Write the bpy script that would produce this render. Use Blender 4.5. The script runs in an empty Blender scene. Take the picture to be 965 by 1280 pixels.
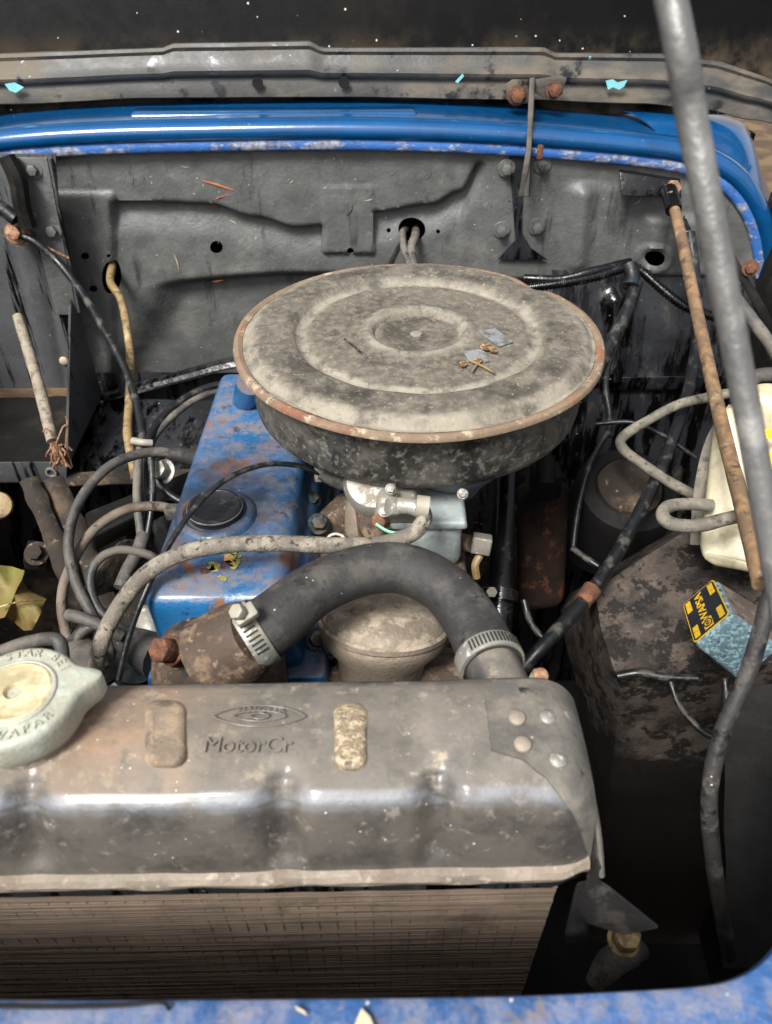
import bpy, bmesh, math, random
from mathutils import Vector, Matrix, noise as mnoise

random.seed(7)
R = math.radians
SC = bpy.context.scene
COL = SC.collection

# ------------------------------------------------------------------ camera, sky, sun, exposure
CAM_Z = 1.25
PITCH = 40.0
FPX = 931.0                      # focal length in pixels of a 965 x 1280 frame
cam = bpy.data.cameras.new('camera')
cam.sensor_fit = 'VERTICAL'
cam.sensor_height = 36.0
cam.lens = 36.0 * FPX / 1280.0
cam.clip_start = 0.02
cam.clip_end = 400
cam.dof.use_dof = True
cam.dof.focus_distance = 0.60
cam.dof.aperture_fstop = 11.0
camo = bpy.data.objects.new('camera', cam)
camo.location = (0, 0, CAM_Z)
camo.rotation_euler = (R(90 - PITCH), 0, 0)
COL.objects.link(camo)
SC.camera = camo

SUN_EL, SUN_AZ = 53.0, 212.0     # azimuth: from behind the photographer's left shoulder
w = bpy.data.worlds.new('World'); SC.world = w; w.use_nodes = True
nt = w.node_tree; nt.nodes.clear()
sky = nt.nodes.new('ShaderNodeTexSky'); sky.sky_type = 'NISHITA'; sky.sun_disc = False
sky.sun_elevation = R(SUN_EL); sky.sun_rotation = R(SUN_AZ)
sky.air_density = 1.0; sky.dust_density = 4.0; sky.ozone_density = 1.0
hs = nt.nodes.new('ShaderNodeHueSaturation'); hs.inputs['Saturation'].default_value = 0.3
bg = nt.nodes.new('ShaderNodeBackground'); bg.inputs['Strength'].default_value = 0.075
wo = nt.nodes.new('ShaderNodeOutputWorld')
nt.links.new(sky.outputs[0], hs.inputs['Color']); nt.links.new(hs.outputs[0], bg.inputs[0]); nt.links.new(bg.outputs[0], wo.inputs[0])
sun = bpy.data.lights.new('sun', 'SUN'); sun.energy = 2.4; sun.angle = R(18); sun.color = (1.0, 0.98, 0.95)
suno = bpy.data.objects.new('sun', sun); COL.objects.link(suno)
az = R(SUN_AZ)                   # direction towards the sun
sd = Vector((math.sin(az) * math.cos(R(SUN_EL)), math.cos(az) * math.cos(R(SUN_EL)), math.sin(R(SUN_EL))))
suno.rotation_euler = sd.to_track_quat('Z', 'Y').to_euler()
vs = SC.view_settings
vs.view_transform = 'Standard'; vs.look = 'None'; vs.gamma = 1.0; vs.use_curve_mapping = False
vs.exposure = 1.22

# ------------------------------------------------------------------ helpers
_c, _s = math.cos(R(PITCH)), math.sin(R(PITCH))
def P(px, py, d=None, Y=None, D=None, X=None):
    """a point of the place seen along a line of sight, at depth d, or on the plane y=Y, or D below eye height, or on x=X"""
    u = (px - 482.5) / FPX; v = (py - 640) / FPX
    r = Vector((u, _c - v * _s, -_s - v * _c))
    if d is not None: t = d
    elif Y is not None: t = Y / r.y
    elif D is not None: t = -D / r.z
    else: t = X / r.x
    return Vector((0, 0, CAM_Z)) + r * t

def V(*a): return Vector(a)
def wd(x, y, D): return Vector((x, y, CAM_Z - D))      # world point given as drop below the eye

def srgb(h):
    h = h.lstrip('#'); o = []
    for i in (0, 2, 4):
        c = int(h[i:i+2], 16) / 255
        o.append(c / 12.92 if c <= .04045 else ((c + .055) / 1.055) ** 2.4)
    return (*o, 1)

def lerp(a, b, t): return a + (b - a) * t
def sstep(a, b, x):
    if a == b: return 1.0 if x > a else 0.0
    t = max(0, min(1, (x - a) / (b - a))); return t * t * (3 - 2 * t)
def interp(pts, x):
    if x <= pts[0][0]: return pts[0][1]
    for (a, b), (c, d) in zip(pts, pts[1:]):
        if x <= c: return lerp(b, d, (x - a) / (c - a))
    return pts[-1][1]
def sinterp(pts, x):
    if x <= pts[0][0]: return pts[0][1]
    for (a, b), (c, d) in zip(pts, pts[1:]):
        if x <= c: return lerp(b, d, sstep(0, 1, (x - a) / (c - a)))
    return pts[-1][1]

def mesh_from_bm(bm, name, angle=38):
    bmesh.ops.recalc_face_normals(bm, faces=bm.faces)
    ca = R(angle)
    for f in bm.faces: f.smooth = True
    for e in bm.edges:
        e.smooth = (len(e.link_faces) != 2) or e.calc_face_angle(0) < ca
    me = bpy.data.meshes.new(name); bm.to_mesh(me); bm.free()
    return me

def base_of(pts):
    mn = [min(p[i] for p in pts) for i in range(3)]; mx = [max(p[i] for p in pts) for i in range(3)]
    return Vector(((mn[0] + mx[0]) / 2, (mn[1] + mx[1]) / 2, mn[2]))

def wloc(o):
    l = Vector((0, 0, 0))
    while o: l += Vector(o.location); o = o.parent
    return l

def obj(name, bm, mat, parent=None, label=None, cat=None, group=None, kind=None, angle=38):
    """links a bmesh given in world coordinates as ONE mesh object"""
    me = mesh_from_bm(bm, name, angle)
    if isinstance(mat, (list, tuple)):
        for m in mat: me.materials.append(m)
    else: me.materials.append(mat)
    o = bpy.data.objects.new(name, me); COL.objects.link(o)
    if parent is None:
        b = base_of([v.co for v in me.vertices]); o.location = b
        me.transform(Matrix.Translation(-b))
    else:
        me.transform(Matrix.Translation(-wloc(parent))); o.parent = parent
    if label: o['label'] = label
    if cat: o['category'] = cat
    if group: o['group'] = group
    if kind: o['kind'] = kind
    return o

def thing(name, label, cat, loc, group=None):
    o = bpy.data.objects.new(name, None); COL.objects.link(o); o.location = loc
    o.empty_display_size = .02
    o['label'] = label; o['category'] = cat
    if group: o['group'] = group
    return o

def catmull(pts, n=8):
    pts = [Vector(p) for p in pts]
    if len(pts) < 3:
        return [pts[0].lerp(pts[1], i / n) for i in range(n + 1)]
    q = [pts[0] * 2 - pts[1]] + pts + [pts[-1] * 2 - pts[-2]]
    out = []
    for i in range(1, len(q) - 2):
        p0, p1, p2, p3 = q[i-1:i+3]
        for k in range(n):
            t = k / n
            out.append(.5 * ((2*p1) + (p2-p0)*t + (2*p0-5*p1+4*p2-p3)*t*t + (3*p1-p0-3*p2+p3)*t**3))
    out.append(pts[-1]); return out

def frames(path):
    T = []
    for i in range(len(path)):
        a = path[max(0, i-1)]; b = path[min(len(path)-1, i+1)]
        T.append((b - a).normalized())
    up = Vector((0, 0, 1)) if abs(T[0].z) < .9 else Vector((1, 0, 0))
    n = (up - T[0] * up.dot(T[0])).normalized(); N = []
    for t in T:
        n = (n - t * n.dot(t)).normalized(); N.append(n.copy())
    return T, N

def tube_bm(pts, r, seg=12, n=8, bm=None, spline=True, caps=True, squash=1.0, wob=0.0):
    """r a number or a list of radii spread along the path"""
    path = catmull(pts, n) if spline else [Vector(p) for p in pts]
    T, N = frames(path); bm = bm or bmesh.new(); rings = []
    m = len(path)
    for i, (p, t, nn) in enumerate(zip(path, T, N)):
        if isinstance(r, (list, tuple)):
            f = i / (m - 1) * (len(r) - 1); k = min(int(f), len(r) - 2); rr = lerp(r[k], r[k+1], f - k)
        else: rr = r
        if wob: rr *= 1 + wob * mnoise.noise(p * 60)
        b = t.cross(nn)
        rings.append([bm.verts.new(p + (nn * math.cos(2*math.pi*k/seg) * squash + b * math.sin(2*math.pi*k/seg)) * rr) for k in range(seg)])
    for a, b in zip(rings, rings[1:]):
        for k in range(seg): bm.faces.new((a[k], a[(k+1) % seg], b[(k+1) % seg], b[k]))
    if caps: bm.faces.new(rings[0][::-1]); bm.faces.new(rings[-1])
    return bm

def axis_frame(ax):
    ax = Vector(ax).normalized()
    u = Vector((1, 0, 0)) if abs(ax.x) < .9 else Vector((0, 1, 0))
    u = (u - ax * u.dot(ax)).normalized(); return u, ax.cross(u), ax

def lathe_bm(profile, center, axis=(0, 0, 1), seg=32, bm=None, fn=None, closed=False):
    """profile [(radius, height)] turned round an axis; fn(angle, r, h) -> (r, h) makes it uneven"""
    u, v, a = axis_frame(axis); c = Vector(center); bm = bm or bmesh.new(); rings = []
    for (r, h) in profile:
        ring = []
        for k in range(seg):
            t = 2 * math.pi * k / seg; rr, hh = (r, h) if fn is None else fn(t, r, h)
            ring.append(bm.verts.new(c + (u * math.cos(t) + v * math.sin(t)) * max(rr, 1e-5) + a * hh))
        rings.append(ring)
    for x, y in zip(rings, rings[1:]):
        for k in range(seg): bm.faces.new((x[k], x[(k+1) % seg], y[(k+1) % seg], y[k]))
    if closed:
        for k in range(seg): bm.faces.new((rings[-1][k], rings[-1][(k+1) % seg], rings[0][(k+1) % seg], rings[0][k]))
    else: bm.faces.new(rings[0][::-1]); bm.faces.new(rings[-1])
    return bm

def hexa_bm(p, bevel=0, seg=3, bm=None):
    """eight corners: bottom four then top four, both in the same turn"""
    own = bmesh.new(); vs_ = [own.verts.new(q) for q in p]
    for f in ((3,2,1,0), (4,5,6,7), (0,1,5,4), (1,2,6,5), (2,3,7,6), (3,0,4,7)): own.faces.new([vs_[i] for i in f])
    if bevel: bmesh.ops.bevel(own, geom=own.edges[:], offset=bevel, segments=seg, profile=.5, affect='EDGES', clamp_overlap=True)
    if bm is None: return own
    return merge(bm, own)

def merge(bm, own):
    me = bpy.data.meshes.new('tmp'); own.to_mesh(me); own.free(); bm.from_mesh(me); bpy.data.meshes.remove(me); return bm

def box_bm(c, size, rot=None, bevel=0, seg=2, bm=None):
    c = Vector(c); h = Vector(size) / 2; rot = rot or Matrix.Identity(3)
    pts = [c + rot @ Vector((sx*h.x, sy*h.y, sz*h.z)) for sz in (-1, 1) for sx, sy in ((-1,-1),(1,-1),(1,1),(-1,1))]
    return hexa_bm(pts, bevel, seg, bm)

def prism_bm(poly, vec, bevel=0, bm=None):
    own = bmesh.new(); n = len(poly); vec = Vector(vec)
    a = [own.verts.new(Vector(q)) for q in poly]; b = [own.verts.new(Vector(q) + vec) for q in poly]
    own.faces.new(a[::-1]); own.faces.new(b)
    for i in range(n): own.faces.new((a[i], a[(i+1) % n], b[(i+1) % n], b[i]))
    if bevel: bmesh.ops.bevel(own, geom=own.edges[:], offset=bevel, segments=2, profile=.5, affect='EDGES', clamp_overlap=True)
    return own if bm is None else merge(bm, own)

def grid_bm(fn, nu, nv, bm=None):
    bm = bm or bmesh.new(); g = [[bm.verts.new(fn(i/nu, j/nv)) for i in range(nu+1)] for j in range(nv+1)]
    for j in range(nv):
        for i in range(nu): bm.faces.new((g[j][i], g[j][i+1], g[j+1][i+1], g[j+1][i]))
    return bm

def thicken(bm, t):
    bmesh.ops.recalc_face_normals(bm, faces=bm.faces)
    bmesh.ops.solidify(bm, geom=bm.faces[:], thickness=t); return bm

def hexhead_bm(c, ax, r, h, bm=None, washer=0):
    u, v, a = axis_frame(ax); c = Vector(c); bm = bm or bmesh.new()
    if washer: lathe_bm([(washer, 0), (washer, .0012), (washer*.95, .0016)], c, ax, 20, bm); c = c + a * .0014
    prism_bm([c + (u*math.cos(k*math.pi/3) + v*math.sin(k*math.pi/3)) * r for k in range(6)], a*h, bevel=r*.12, bm=bm)
    return bm

def text_bm(s, size, depth, bm=None, mtx=None, align='CENTER', spacing=1.0):
    cu = bpy.data.curves.new('t', 'FONT'); cu.body = s; cu.size = size; cu.extrude = depth; cu.align_x = align; cu.align_y = 'CENTER'
    cu.space_character = spacing; cu.resolution_u = 3
    o = bpy.data.objects.new('t', cu); me = bpy.data.meshes.new_from_object(o)
    if mtx is not None: me.transform(mtx)
    bm = bm or bmesh.new(); bm.from_mesh(me)
    bpy.data.objects.remove(o); bpy.data.curves.remove(cu); bpy.data.meshes.remove(me)
    return bm

def mtx_of(o, x, y, z=None):
    x = Vector(x).normalized(); y = Vector(y); y = (y - x * y.dot(x)).normalized(); z = x.cross(y)
    m = Matrix((x, y, z)).transposed().to_4x4(); m.translation = Vector(o); return m

# ------------------------------------------------------------------ materials
def mat(name, base, rough=.6, metal=0.0, layers=(), bump=.15, bscale=250, flecks=None, coat=0.0, var=.18, vscale=25, spec=.5, ring=None):
    """base paint or metal, then layers of dirt, dust, rust, worn paint or painted light and shade, each a noise mask of its own"""
    m = bpy.data.materials.new(name); m.use_nodes = True; t = m.node_tree; N = t.nodes; L = t.links
    N.clear(); out = N.new('ShaderNodeOutputMaterial'); b = N.new('ShaderNodeBsdfPrincipled'); L.new(b.outputs[0], out.inputs[0])
    b.inputs['Coat Weight'].default_value = coat; b.inputs['Coat Roughness'].default_value = .12
    b.inputs['Specular IOR Level'].default_value = spec
    tc = N.new('ShaderNodeTexCoord')
    cnt = [0]
    def noise(scale, detail=5, rg=.6, stretch=None, dist=0.0):
        cnt[0] += 1
        mp = N.new('ShaderNodeMapping'); mp.inputs['Location'].default_value = (cnt[0]*1.37 + len(name)*.31, cnt[0]*2.11, cnt[0]*.77)
        if stretch: mp.inputs['Scale'].default_value = stretch
        L.new(tc.outputs['Object'], mp.inputs[0])
        n = N.new('ShaderNodeTexNoise'); n.inputs['Scale'].default_value = scale; n.inputs['Detail'].default_value = detail
        n.inputs['Roughness'].default_value = rg; n.inputs['Distortion'].default_value = dist
        L.new(mp.outputs[0], n.inputs['Vector']); return n.outputs['Fac']
    def rng(src, a, b_, c=0.0, d=1.0, smooth=True):
        r = N.new('ShaderNodeMapRange'); r.interpolation_type = 'SMOOTHSTEP' if smooth else 'LINEAR'
        L.new(src, r.inputs[0])
        for i, v in enumerate((a, b_, c, d)): r.inputs[i+1].default_value = v
        return r.outputs[0]
    def mul(a, b_):
        x = N.new('ShaderNodeMath'); x.operation = 'MULTIPLY'
        for i, q in enumerate((a, b_)):
            if isinstance(q, (int, float)): x.inputs[i].default_value = q
            else: L.new(q, x.inputs[i])
        return x.outputs[0]
    def add(a, b_):
        x = N.new('ShaderNodeMath'); x.operation = 'ADD'; L.new(a, x.inputs[0]); L.new(b_, x.inputs[1]); return x.outputs[0]
    def mix(f, a, b_):
        x = N.new('ShaderNodeMix'); x.data_type = 'RGBA'
        for sock, q in ((x.inputs[0], f), (x.inputs[6], a), (x.inputs[7], b_)):
            if isinstance(q, tuple): sock.default_value = q
            elif isinstance(q, (int, float)): sock.default_value = q
            else: L.new(q, sock)
        return x.outputs[2]
    def mixf(f, a, b_):
        x = N.new('ShaderNodeMix'); x.data_type = 'FLOAT'
        for sock, q in ((x.inputs[0], f), (x.inputs[2], a), (x.inputs[3], b_)):
            if isinstance(q, (int, float)): sock.default_value = q
            else: L.new(q, sock)
        return x.outputs[0]
    bc = srgb(base) if isinstance(base, str) else base
    dark = tuple(c * (1 - var) for c in bc[:3]) + (1,); lite = tuple(min(1, c * (1 + var)) for c in bc[:3]) + (1,)
    col = mix(rng(noise(vscale, 6, .65), .3, .7), dark, lite); rg = rough; mt = metal
    rgn = add(mul(noise(vscale*3, 4), .24), mixf(0.0, rough - .12, 0.0)); rg = rgn
    hgt = mul(noise(bscale, 4, .6), 1.0)
    for ly in layers:
        k = noise(ly.get('scale', 40), ly.get('detail', 7), ly.get('rg', .68), ly.get('stretch'), ly.get('dist', 0))
        k = rng(k, ly.get('lo', .45), ly.get('hi', .6))
        if ly.get('break'): k = mul(k, rng(noise(ly['break'], 4, .6), .38, .55))
        if ly.get('up'):
            ge = N.new('ShaderNodeNewGeometry'); sp = N.new('ShaderNodeSeparateXYZ'); L.new(ge.outputs['Normal'], sp.inputs[0])
            k = mul(k, rng(sp.outputs[2], ly['up'][0], ly['up'][1]))
            if len(ly['up']) > 2: k = mul(k, rng(sp.outputs[2], ly['up'][3], ly['up'][2]))
        if ly.get('box'):       # a patch of its own place: centre and radius in the mesh's coordinates
            (cx, cy, cz), rad = ly['box']
            vm = N.new('ShaderNodeVectorMath'); vm.operation = 'DISTANCE'; L.new(tc.outputs['Object'], vm.inputs[0]); vm.inputs[1].default_value = (cx, cy, cz)
            dd = add(vm.outputs['Value'], mul(noise(60, 4), rad * .8))
            k = mul(k, rng(dd, rad * 1.4, rad * .6))
        if ly.get('band'):      # strip of dirt: direction, and four limits along it
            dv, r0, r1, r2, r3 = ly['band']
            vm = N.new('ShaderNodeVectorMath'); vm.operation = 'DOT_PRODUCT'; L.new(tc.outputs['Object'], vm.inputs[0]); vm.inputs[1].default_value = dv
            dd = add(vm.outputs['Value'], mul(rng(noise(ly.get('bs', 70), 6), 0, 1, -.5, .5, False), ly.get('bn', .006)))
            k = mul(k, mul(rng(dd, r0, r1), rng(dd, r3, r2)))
        if ly.get('radial'):    # a ring of dust, dark tone or painted shade round the part's own axis
            (cx, cy), r0, r1, r2, r3 = ly['radial']
            sx = N.new('ShaderNodeSeparateXYZ'); L.new(tc.outputs['Object'], sx.inputs[0])
            cb_ = N.new('ShaderNodeCombineXYZ'); L.new(sx.outputs[0], cb_.inputs[0]); L.new(sx.outputs[1], cb_.inputs[1])
            vm = N.new('ShaderNodeVectorMath'); vm.operation = 'DISTANCE'; L.new(cb_.outputs[0], vm.inputs[0]); vm.inputs[1].default_value = (cx, cy, 0)
            dd = add(vm.outputs['Value'], mul(rng(noise(45, 4), 0, 1, -.5, .5, False), .012))
            k = mul(k, mul(rng(dd, r0, r1), rng(dd, r3, r2)))
        k = mul(k, ly.get('amt', 1.0))
        c2 = srgb(ly['col']) if isinstance(ly['col'], str) else ly['col']
        if 'col2' in ly: c2 = mix(rng(noise(ly.get('scale', 40) * 2.3, 5), .35, .65), c2, srgb(ly['col2']))
        col = mix(k, col, c2)
        rg = mixf(k, rg, ly.get('rough', .9)); mt = mixf(k, mt, ly.get('metal', 0.0))
        if ly.get('h'): hgt = add(hgt, mul(k, ly['h']))
    if flecks:                  # little chips and bits: (scale, share, size, colour)
        for (fs, share, size, fc) in (flecks if isinstance(flecks, list) else [flecks]):
            vo = N.new('ShaderNodeTexVoronoi'); vo.inputs['Scale'].default_value = fs; L.new(tc.outputs['Object'], vo.inputs['Vector'])
            sc = N.new('ShaderNodeSeparateColor'); L.new(vo.outputs['Color'], sc.inputs[0])
            k = mul(rng(add(vo.outputs['Distance'], mul(noise(fs*2.2, 2), .25)), size + .24, size + .16), rng(sc.outputs[0], 1 - share, 1 - share + .01))
            col = mix(k, col, srgb(fc)); rg = mixf(k, rg, .7); mt = mixf(k, mt, 0.0)
    L.new(col, b.inputs['Base Color'])
    for sock, q in ((b.inputs['Roughness'], rg), (b.inputs['Metallic'], mt)):
        if isinstance(q, (int, float)): sock.default_value = q
        else: L.new(q, sock)
    if bump:
        bp = N.new('ShaderNodeBump'); bp.inputs['Strength'].default_value = bump; bp.inputs['Distance'].default_value = .002
        L.new(hgt, bp.inputs['Height']); L.new(bp.outputs[0], b.inputs['Normal'])
    return m

DUST = '#9a8e7a'
m_fire = mat('firewall_paint', '#575856', .45, layers=[
    dict(col='#7c7a74', scale=14, lo=.48, hi=.72, rough=.75, amt=.45),
    dict(col='#1f1f20', scale=22, lo=.55, hi=.68, rough=.3, amt=.6, stretch=(2.0, 1, .4)),
    dict(col='#7a756b', scale=90, lo=.60, hi=.7, rough=.85, amt=.5)],
    bump=.4, bscale=230, flecks=[(170, .06, .05, '#a8a49b'), (90, .03, .03, '#17181a'), (60, .006, .03, '#8a5640')])
m_fire_oil = mat('oily_black_panel', '#26272a', .32, layers=[
    dict(col='#050506', scale=26, lo=.47, hi=.56, rough=.16, stretch=(2, 1, .25)),
    dict(col='#4a453e', scale=45, lo=.56, hi=.68, rough=.8, amt=.6, stretch=(1.5, 1, .5))],
    bump=.4, bscale=120, flecks=(150, .05, .05, '#8e8c88'))
m_side = mat('side_panel_paint', '#4a4b4c', .48, layers=[
    dict(col='#0c0c0d', scale=22, lo=.54, hi=.60, rough=.2, stretch=(3.5, 1, .22)),
    dict(col='#66615a', scale=30, lo=.56, hi=.7, rough=.85, amt=.6)],
    bump=.35, bscale=260, flecks=(160, .05, .05, '#a09a8e'))
m_black = mat('black_body_paint', '#161514', .65, spec=.2, layers=[
    dict(col='#3a332b', scale=18, lo=.5, hi=.7, rough=.9, amt=.6)], bump=.3, bscale=160)
m_wing = mat('peeling_wing_paint', '#2f2b28', .7, spec=.25, layers=[
    dict(col='#5b5149', col2='#4a423c', scale=20, lo=.38, hi=.56, rough=.9, amt=.9, rg=.7),
    dict(col='#1a1817', scale=40, lo=.515, hi=.545, rough=.7, h=-.4, amt=.9, rg=.72),
    dict(col='#6b6056', scale=130, lo=.56, hi=.66, rough=.9, amt=.6),
    dict(col='#1e1a18', scale=3, lo=-.2, hi=-.1, rough=.7, amt=.95, band=((0, 0, 1), -3, -2.9, .262, .285), bn=.22, bs=16)], bump=.4, bscale=200)  # black paint low down, with the shade of the lower bay put into it
m_cowl = mat('bright_blue_paint', '#0a4b7e', .2, metal=.1, layers=[
    dict(col='#06335a', scale=20, lo=.45, hi=.7, rough=.3, amt=.5),
    dict(col='#9aa0a6', scale=120, lo=.66, hi=.74, rough=.6, amt=.6)], bump=.08, bscale=120, coat=1.0, var=.1)
m_lip = mat('chipped_blue_lip', '#3563a5', .4, layers=[
    dict(col='#aeb2b4', col2='#6d5f58', scale=70, lo=.47, hi=.58, rough=.75, h=.4, stretch=(.5, 1, 1), amt=.75),
    dict(col='#3a3330', scale=90, lo=.60, hi=.66, rough=.8)], bump=.5, bscale=200)
m_slam = mat('dusty_blue_panel', '#31588a', .5, layers=[
    dict(col='#8a8890', col2='#6f7a96', scale=60, lo=.40, hi=.62, rough=.85, amt=.75, rg=.75),
    dict(col='#7d7064', scale=40, lo=.52, hi=.64, rough=.9, amt=.85, rg=.75)], bump=.4, flecks=[(160, .1, .04, '#c9c4bd'), (120, .06, .03, '#3a4660')], coat=.1)
m_bonnet = mat('black_bonnet_inside', '#070708', .5, spec=.06, layers=[
    dict(col='#4b4235', scale=14, lo=.42, hi=.62, rough=.9, amt=.8, band=((0, -.35, 1), -3, -2.9, -.01, .035)), dict(col='#2b261f', scale=9, lo=.54, hi=.75, rough=.9, amt=.4)],
    bump=.08, flecks=[(110, .16, .04, '#b8b6af'), (60, .02, .02, '#7fb7b4')])
m_rail = mat('bonnet_rail_paint', '#3a3936', .5, layers=[
    dict(col='#6b6152', scale=16, lo=.44, hi=.64, rough=.85, amt=.8, stretch=(.4, 1, 1)),
    dict(col='#17181a', scale=30, lo=.55, hi=.66, rough=.3),
    dict(col='#8fa3b8', scale=35, lo=.66, hi=.72, rough=.5, amt=.7, stretch=(.3, 1, 1))],
    bump=.15, flecks=[(70, .008, .03, '#79b9bd'), (150, .03, .02, '#b9b7b0')])
LC = (0.0, 0.0)
m_lid = mat('dusty_filter_lid', '#4a453e', .55, metal=.0, var=.2, vscale=60, layers=[
    dict(col='#6e685d', col2='#605a51', scale=22, lo=.25, hi=.60, rough=.95, amt=.75),
    dict(col='#807868', scale=150, lo=.44, hi=.62, rough=.95, amt=.55),
    dict(col='#a29b8c', scale=40, lo=.28, hi=.58, rough=.95, amt=.6, radial=(LC, .088, .0935, .0985, .105)),
    dict(col='#9d9687', scale=40, lo=.30, hi=.60, rough=.95, amt=.6, radial=(LC, .033, .037, .042, .050)),
    dict(col='#9d9585', scale=30, lo=.32, hi=.60, rough=.95, amt=.7, radial=(LC, .128, .1375, .142, .150)),
    dict(col='#37332f', scale=50, lo=.52, hi=.66, rough=.6, amt=.6, rg=.75),
    dict(col='#2d2a27', scale=26, lo=.47, hi=.64, rough=.5, amt=.65, radial=(LC, .098, .106, .126, .134)),
    dict(col='#2d2a27', scale=30, lo=.42, hi=.60, rough=.5, amt=.6, radial=(LC, -.02, -.01, .026, .034)),  # shade of the sunken centre dish put into the colour
    dict(col='#a59a85', scale=260, lo=.58, hi=.66, rough=.95, amt=.5)],
    bump=.3, bscale=320, flecks=[(300, .06, .02, '#c2b9a5'), (130, .015, .0, '#2a2725')])
m_lidrim = mat('rusty_filter_rim', '#7f6c58', .65, metal=.1, layers=[
    dict(col='#8a5a40', col2='#6d4433', scale=14, lo=.50, hi=.62, rough=.9, amt=.85),
    dict(col='#a89a82', scale=80, lo=.54, hi=.64, rough=.9),
    dict(col='#3a342e', scale=50, lo=.60, hi=.68, rough=.5, amt=.6)], bump=.3)
m_filter = mat('black_filter_body', '#232323', .38, layers=[
    dict(col='#8b8678', scale=170, lo=.50, hi=.66, rough=.95, amt=.6),
    dict(col='#6a655b', scale=24, lo=.40, hi=.66, rough=.9, amt=.6)],
    bump=.3, flecks=[(260, .22, .02, '#a8a397'), (150, .05, .0, '#bcb7aa')])
m_tank = mat('radiator_tank_paint', '#3f3d3b', .4, layers=[
    dict(col='#857d72', col2='#77726a', scale=12, lo=.28, hi=.62, rough=.9, amt=.95, up=(.70, .97)),
    dict(col='#a98565', scale=8, lo=.40, hi=.6, rough=.95, amt=.55, up=(.7, .97), box=((.005, .012, .505), .075)),
    dict(col='#b3a48d', scale=90, lo=.55, hi=.68, rough=.95, amt=.65, up=(.6, .95)),
    dict(col='#6b645a', scale=26, lo=.34, hi=.60, rough=.75, amt=.55),
    dict(col='#57534d', scale=60, lo=.52, hi=.66, rough=.7, amt=.6),
    dict(col='#aab2bd', scale=30, lo=.28, hi=.52, rough=.36, metal=.7, amt=.28, up=(.40, .60, .86, .96), band=((-.0175, 1, 0), -.0345, -.0315, -.0285, -.0235)),  # bluish sky highlight on the front ridge, painted into the colour
    dict(col='#8a8378', scale=140, lo=.56, hi=.68, rough=.95, amt=.5)],
    bump=.22, bscale=260, flecks=[(260, .10, .02, '#c9c2b4'), (170, .03, .0, '#d3cdc0')], coat=.2)
m_plate = mat('bracket_plate_paint', '#5c5953', .5, layers=[
    dict(col='#837b6f', scale=30, lo=.42, hi=.64, rough=.9, amt=.7),
    dict(col='#2b2a29', scale=70, lo=.60, hi=.67, rough=.5)], bump=.25, flecks=(180, .08, .05, '#bdb6a8'))
m_brk = mat('dark_bracket_paint', '#2c2b2b', .5, layers=[dict(col='#544e48', scale=40, lo=.48, hi=.64, rough=.9, amt=.7)], bump=.25)
m_seam = mat('solder_seam', '#8c8173', .6, metal=.1, layers=[
    dict(col='#7b6e60', scale=60, lo=.5, hi=.64, rough=.9), dict(col='#a99e8d', scale=120, lo=.56, hi=.66, rough=.8)], bump=.35)
m_core = mat('brown_radiator_fins', '#7f6f60', .65, metal=.2, layers=[
    dict(col='#857464', scale=50, lo=.46, hi=.64, rough=.95, amt=.7), dict(col='#55483e', scale=30, lo=.56, hi=.68, rough=.9, amt=.7)], bump=.2)
m_cap = mat('weathered_cap_alloy', '#a3a292', .55, metal=.25, layers=[
    dict(col='#9aa396', col2='#b5b5a8', scale=60, lo=.44, hi=.58, rough=.75, amt=.7),
    dict(col='#7e8576', scale=240, lo=.58, hi=.66, rough=.8, amt=.6)], bump=.3, bscale=420)
m_capc = mat('brassy_cap_centre', '#b8aa84', .5, metal=.3, layers=[dict(col='#cbbf9d', scale=50, lo=.45, hi=.6, rough=.7)], bump=.15)
m_blue = mat('old_blue_enamel', '#1b5886', .33, layers=[
    dict(col='#4a6590', col2='#66707e', scale=24, lo=.38, hi=.62, rough=.9, amt=.65, up=(.55, .95)),
    dict(col='#776e66', scale=46, lo=.44, hi=.60, rough=.95, amt=.7, up=(.6, .98), rg=.78),
    dict(col='#7b6352', col2='#6e503f', scale=18, lo=.49, hi=.62, rough=.9, amt=.65, up=(.3, .9), rg=.8),
    dict(col='#80563c', col2='#6e4c3a', scale=24, lo=.575, hi=.605, rough=.9, h=-.4, rg=.78),
    dict(col='#20252e', scale=30, lo=.2, hi=.48, rough=.45, amt=.85, box=((-.0696, -.050, .434), .095)),
    dict(col='#1b2740', scale=80, lo=.58, hi=.66, rough=.5, amt=.7)],
    bump=.35, bscale=220, coat=.25, flecks=(170, .03, .02, '#b0a79a'))
m_moss = mat('yellow_green_paint_patch', '#7d8540', .7, layers=[dict(col='#b98c52', scale=120, lo=.5, hi=.56)], bump=.4)
m_rubber = mat('dusty_black_rubber', '#2c2b2a', .7, layers=[
    dict(col='#625c54', scale=40, lo=.44, hi=.66, rough=.95, amt=.5, up=(-.2, .8)),
    dict(col='#1d1d1d', scale=90, lo=.56, hi=.66, rough=.6)], bump=.3, bscale=380, flecks=(230, .05, .05, '#a59d8f'))
m_lead = mat('grey_dusty_lead', '#46433f', .6, layers=[
    dict(col='#776f64', scale=30, lo=.45, hi=.64, rough=.9, amt=.7), dict(col='#2c2a28', scale=40, lo=.54, hi=.64, rough=.5)], bump=.4, flecks=(260, .03, .0, '#a39b8d'))
m_lead2 = mat('brown_grey_lead', '#57493d', .65, layers=[dict(col='#7a6f62', scale=30, lo=.44, hi=.62, rough=.9, amt=.7), dict(col='#2a2521', scale=50, lo=.56, hi=.64)], bump=.4)
m_lead3 = mat('dark_lead', '#33322f', .5, layers=[dict(col='#6f685d', scale=24, lo=.46, hi=.62, rough=.9, amt=.7)], bump=.35)
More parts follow.
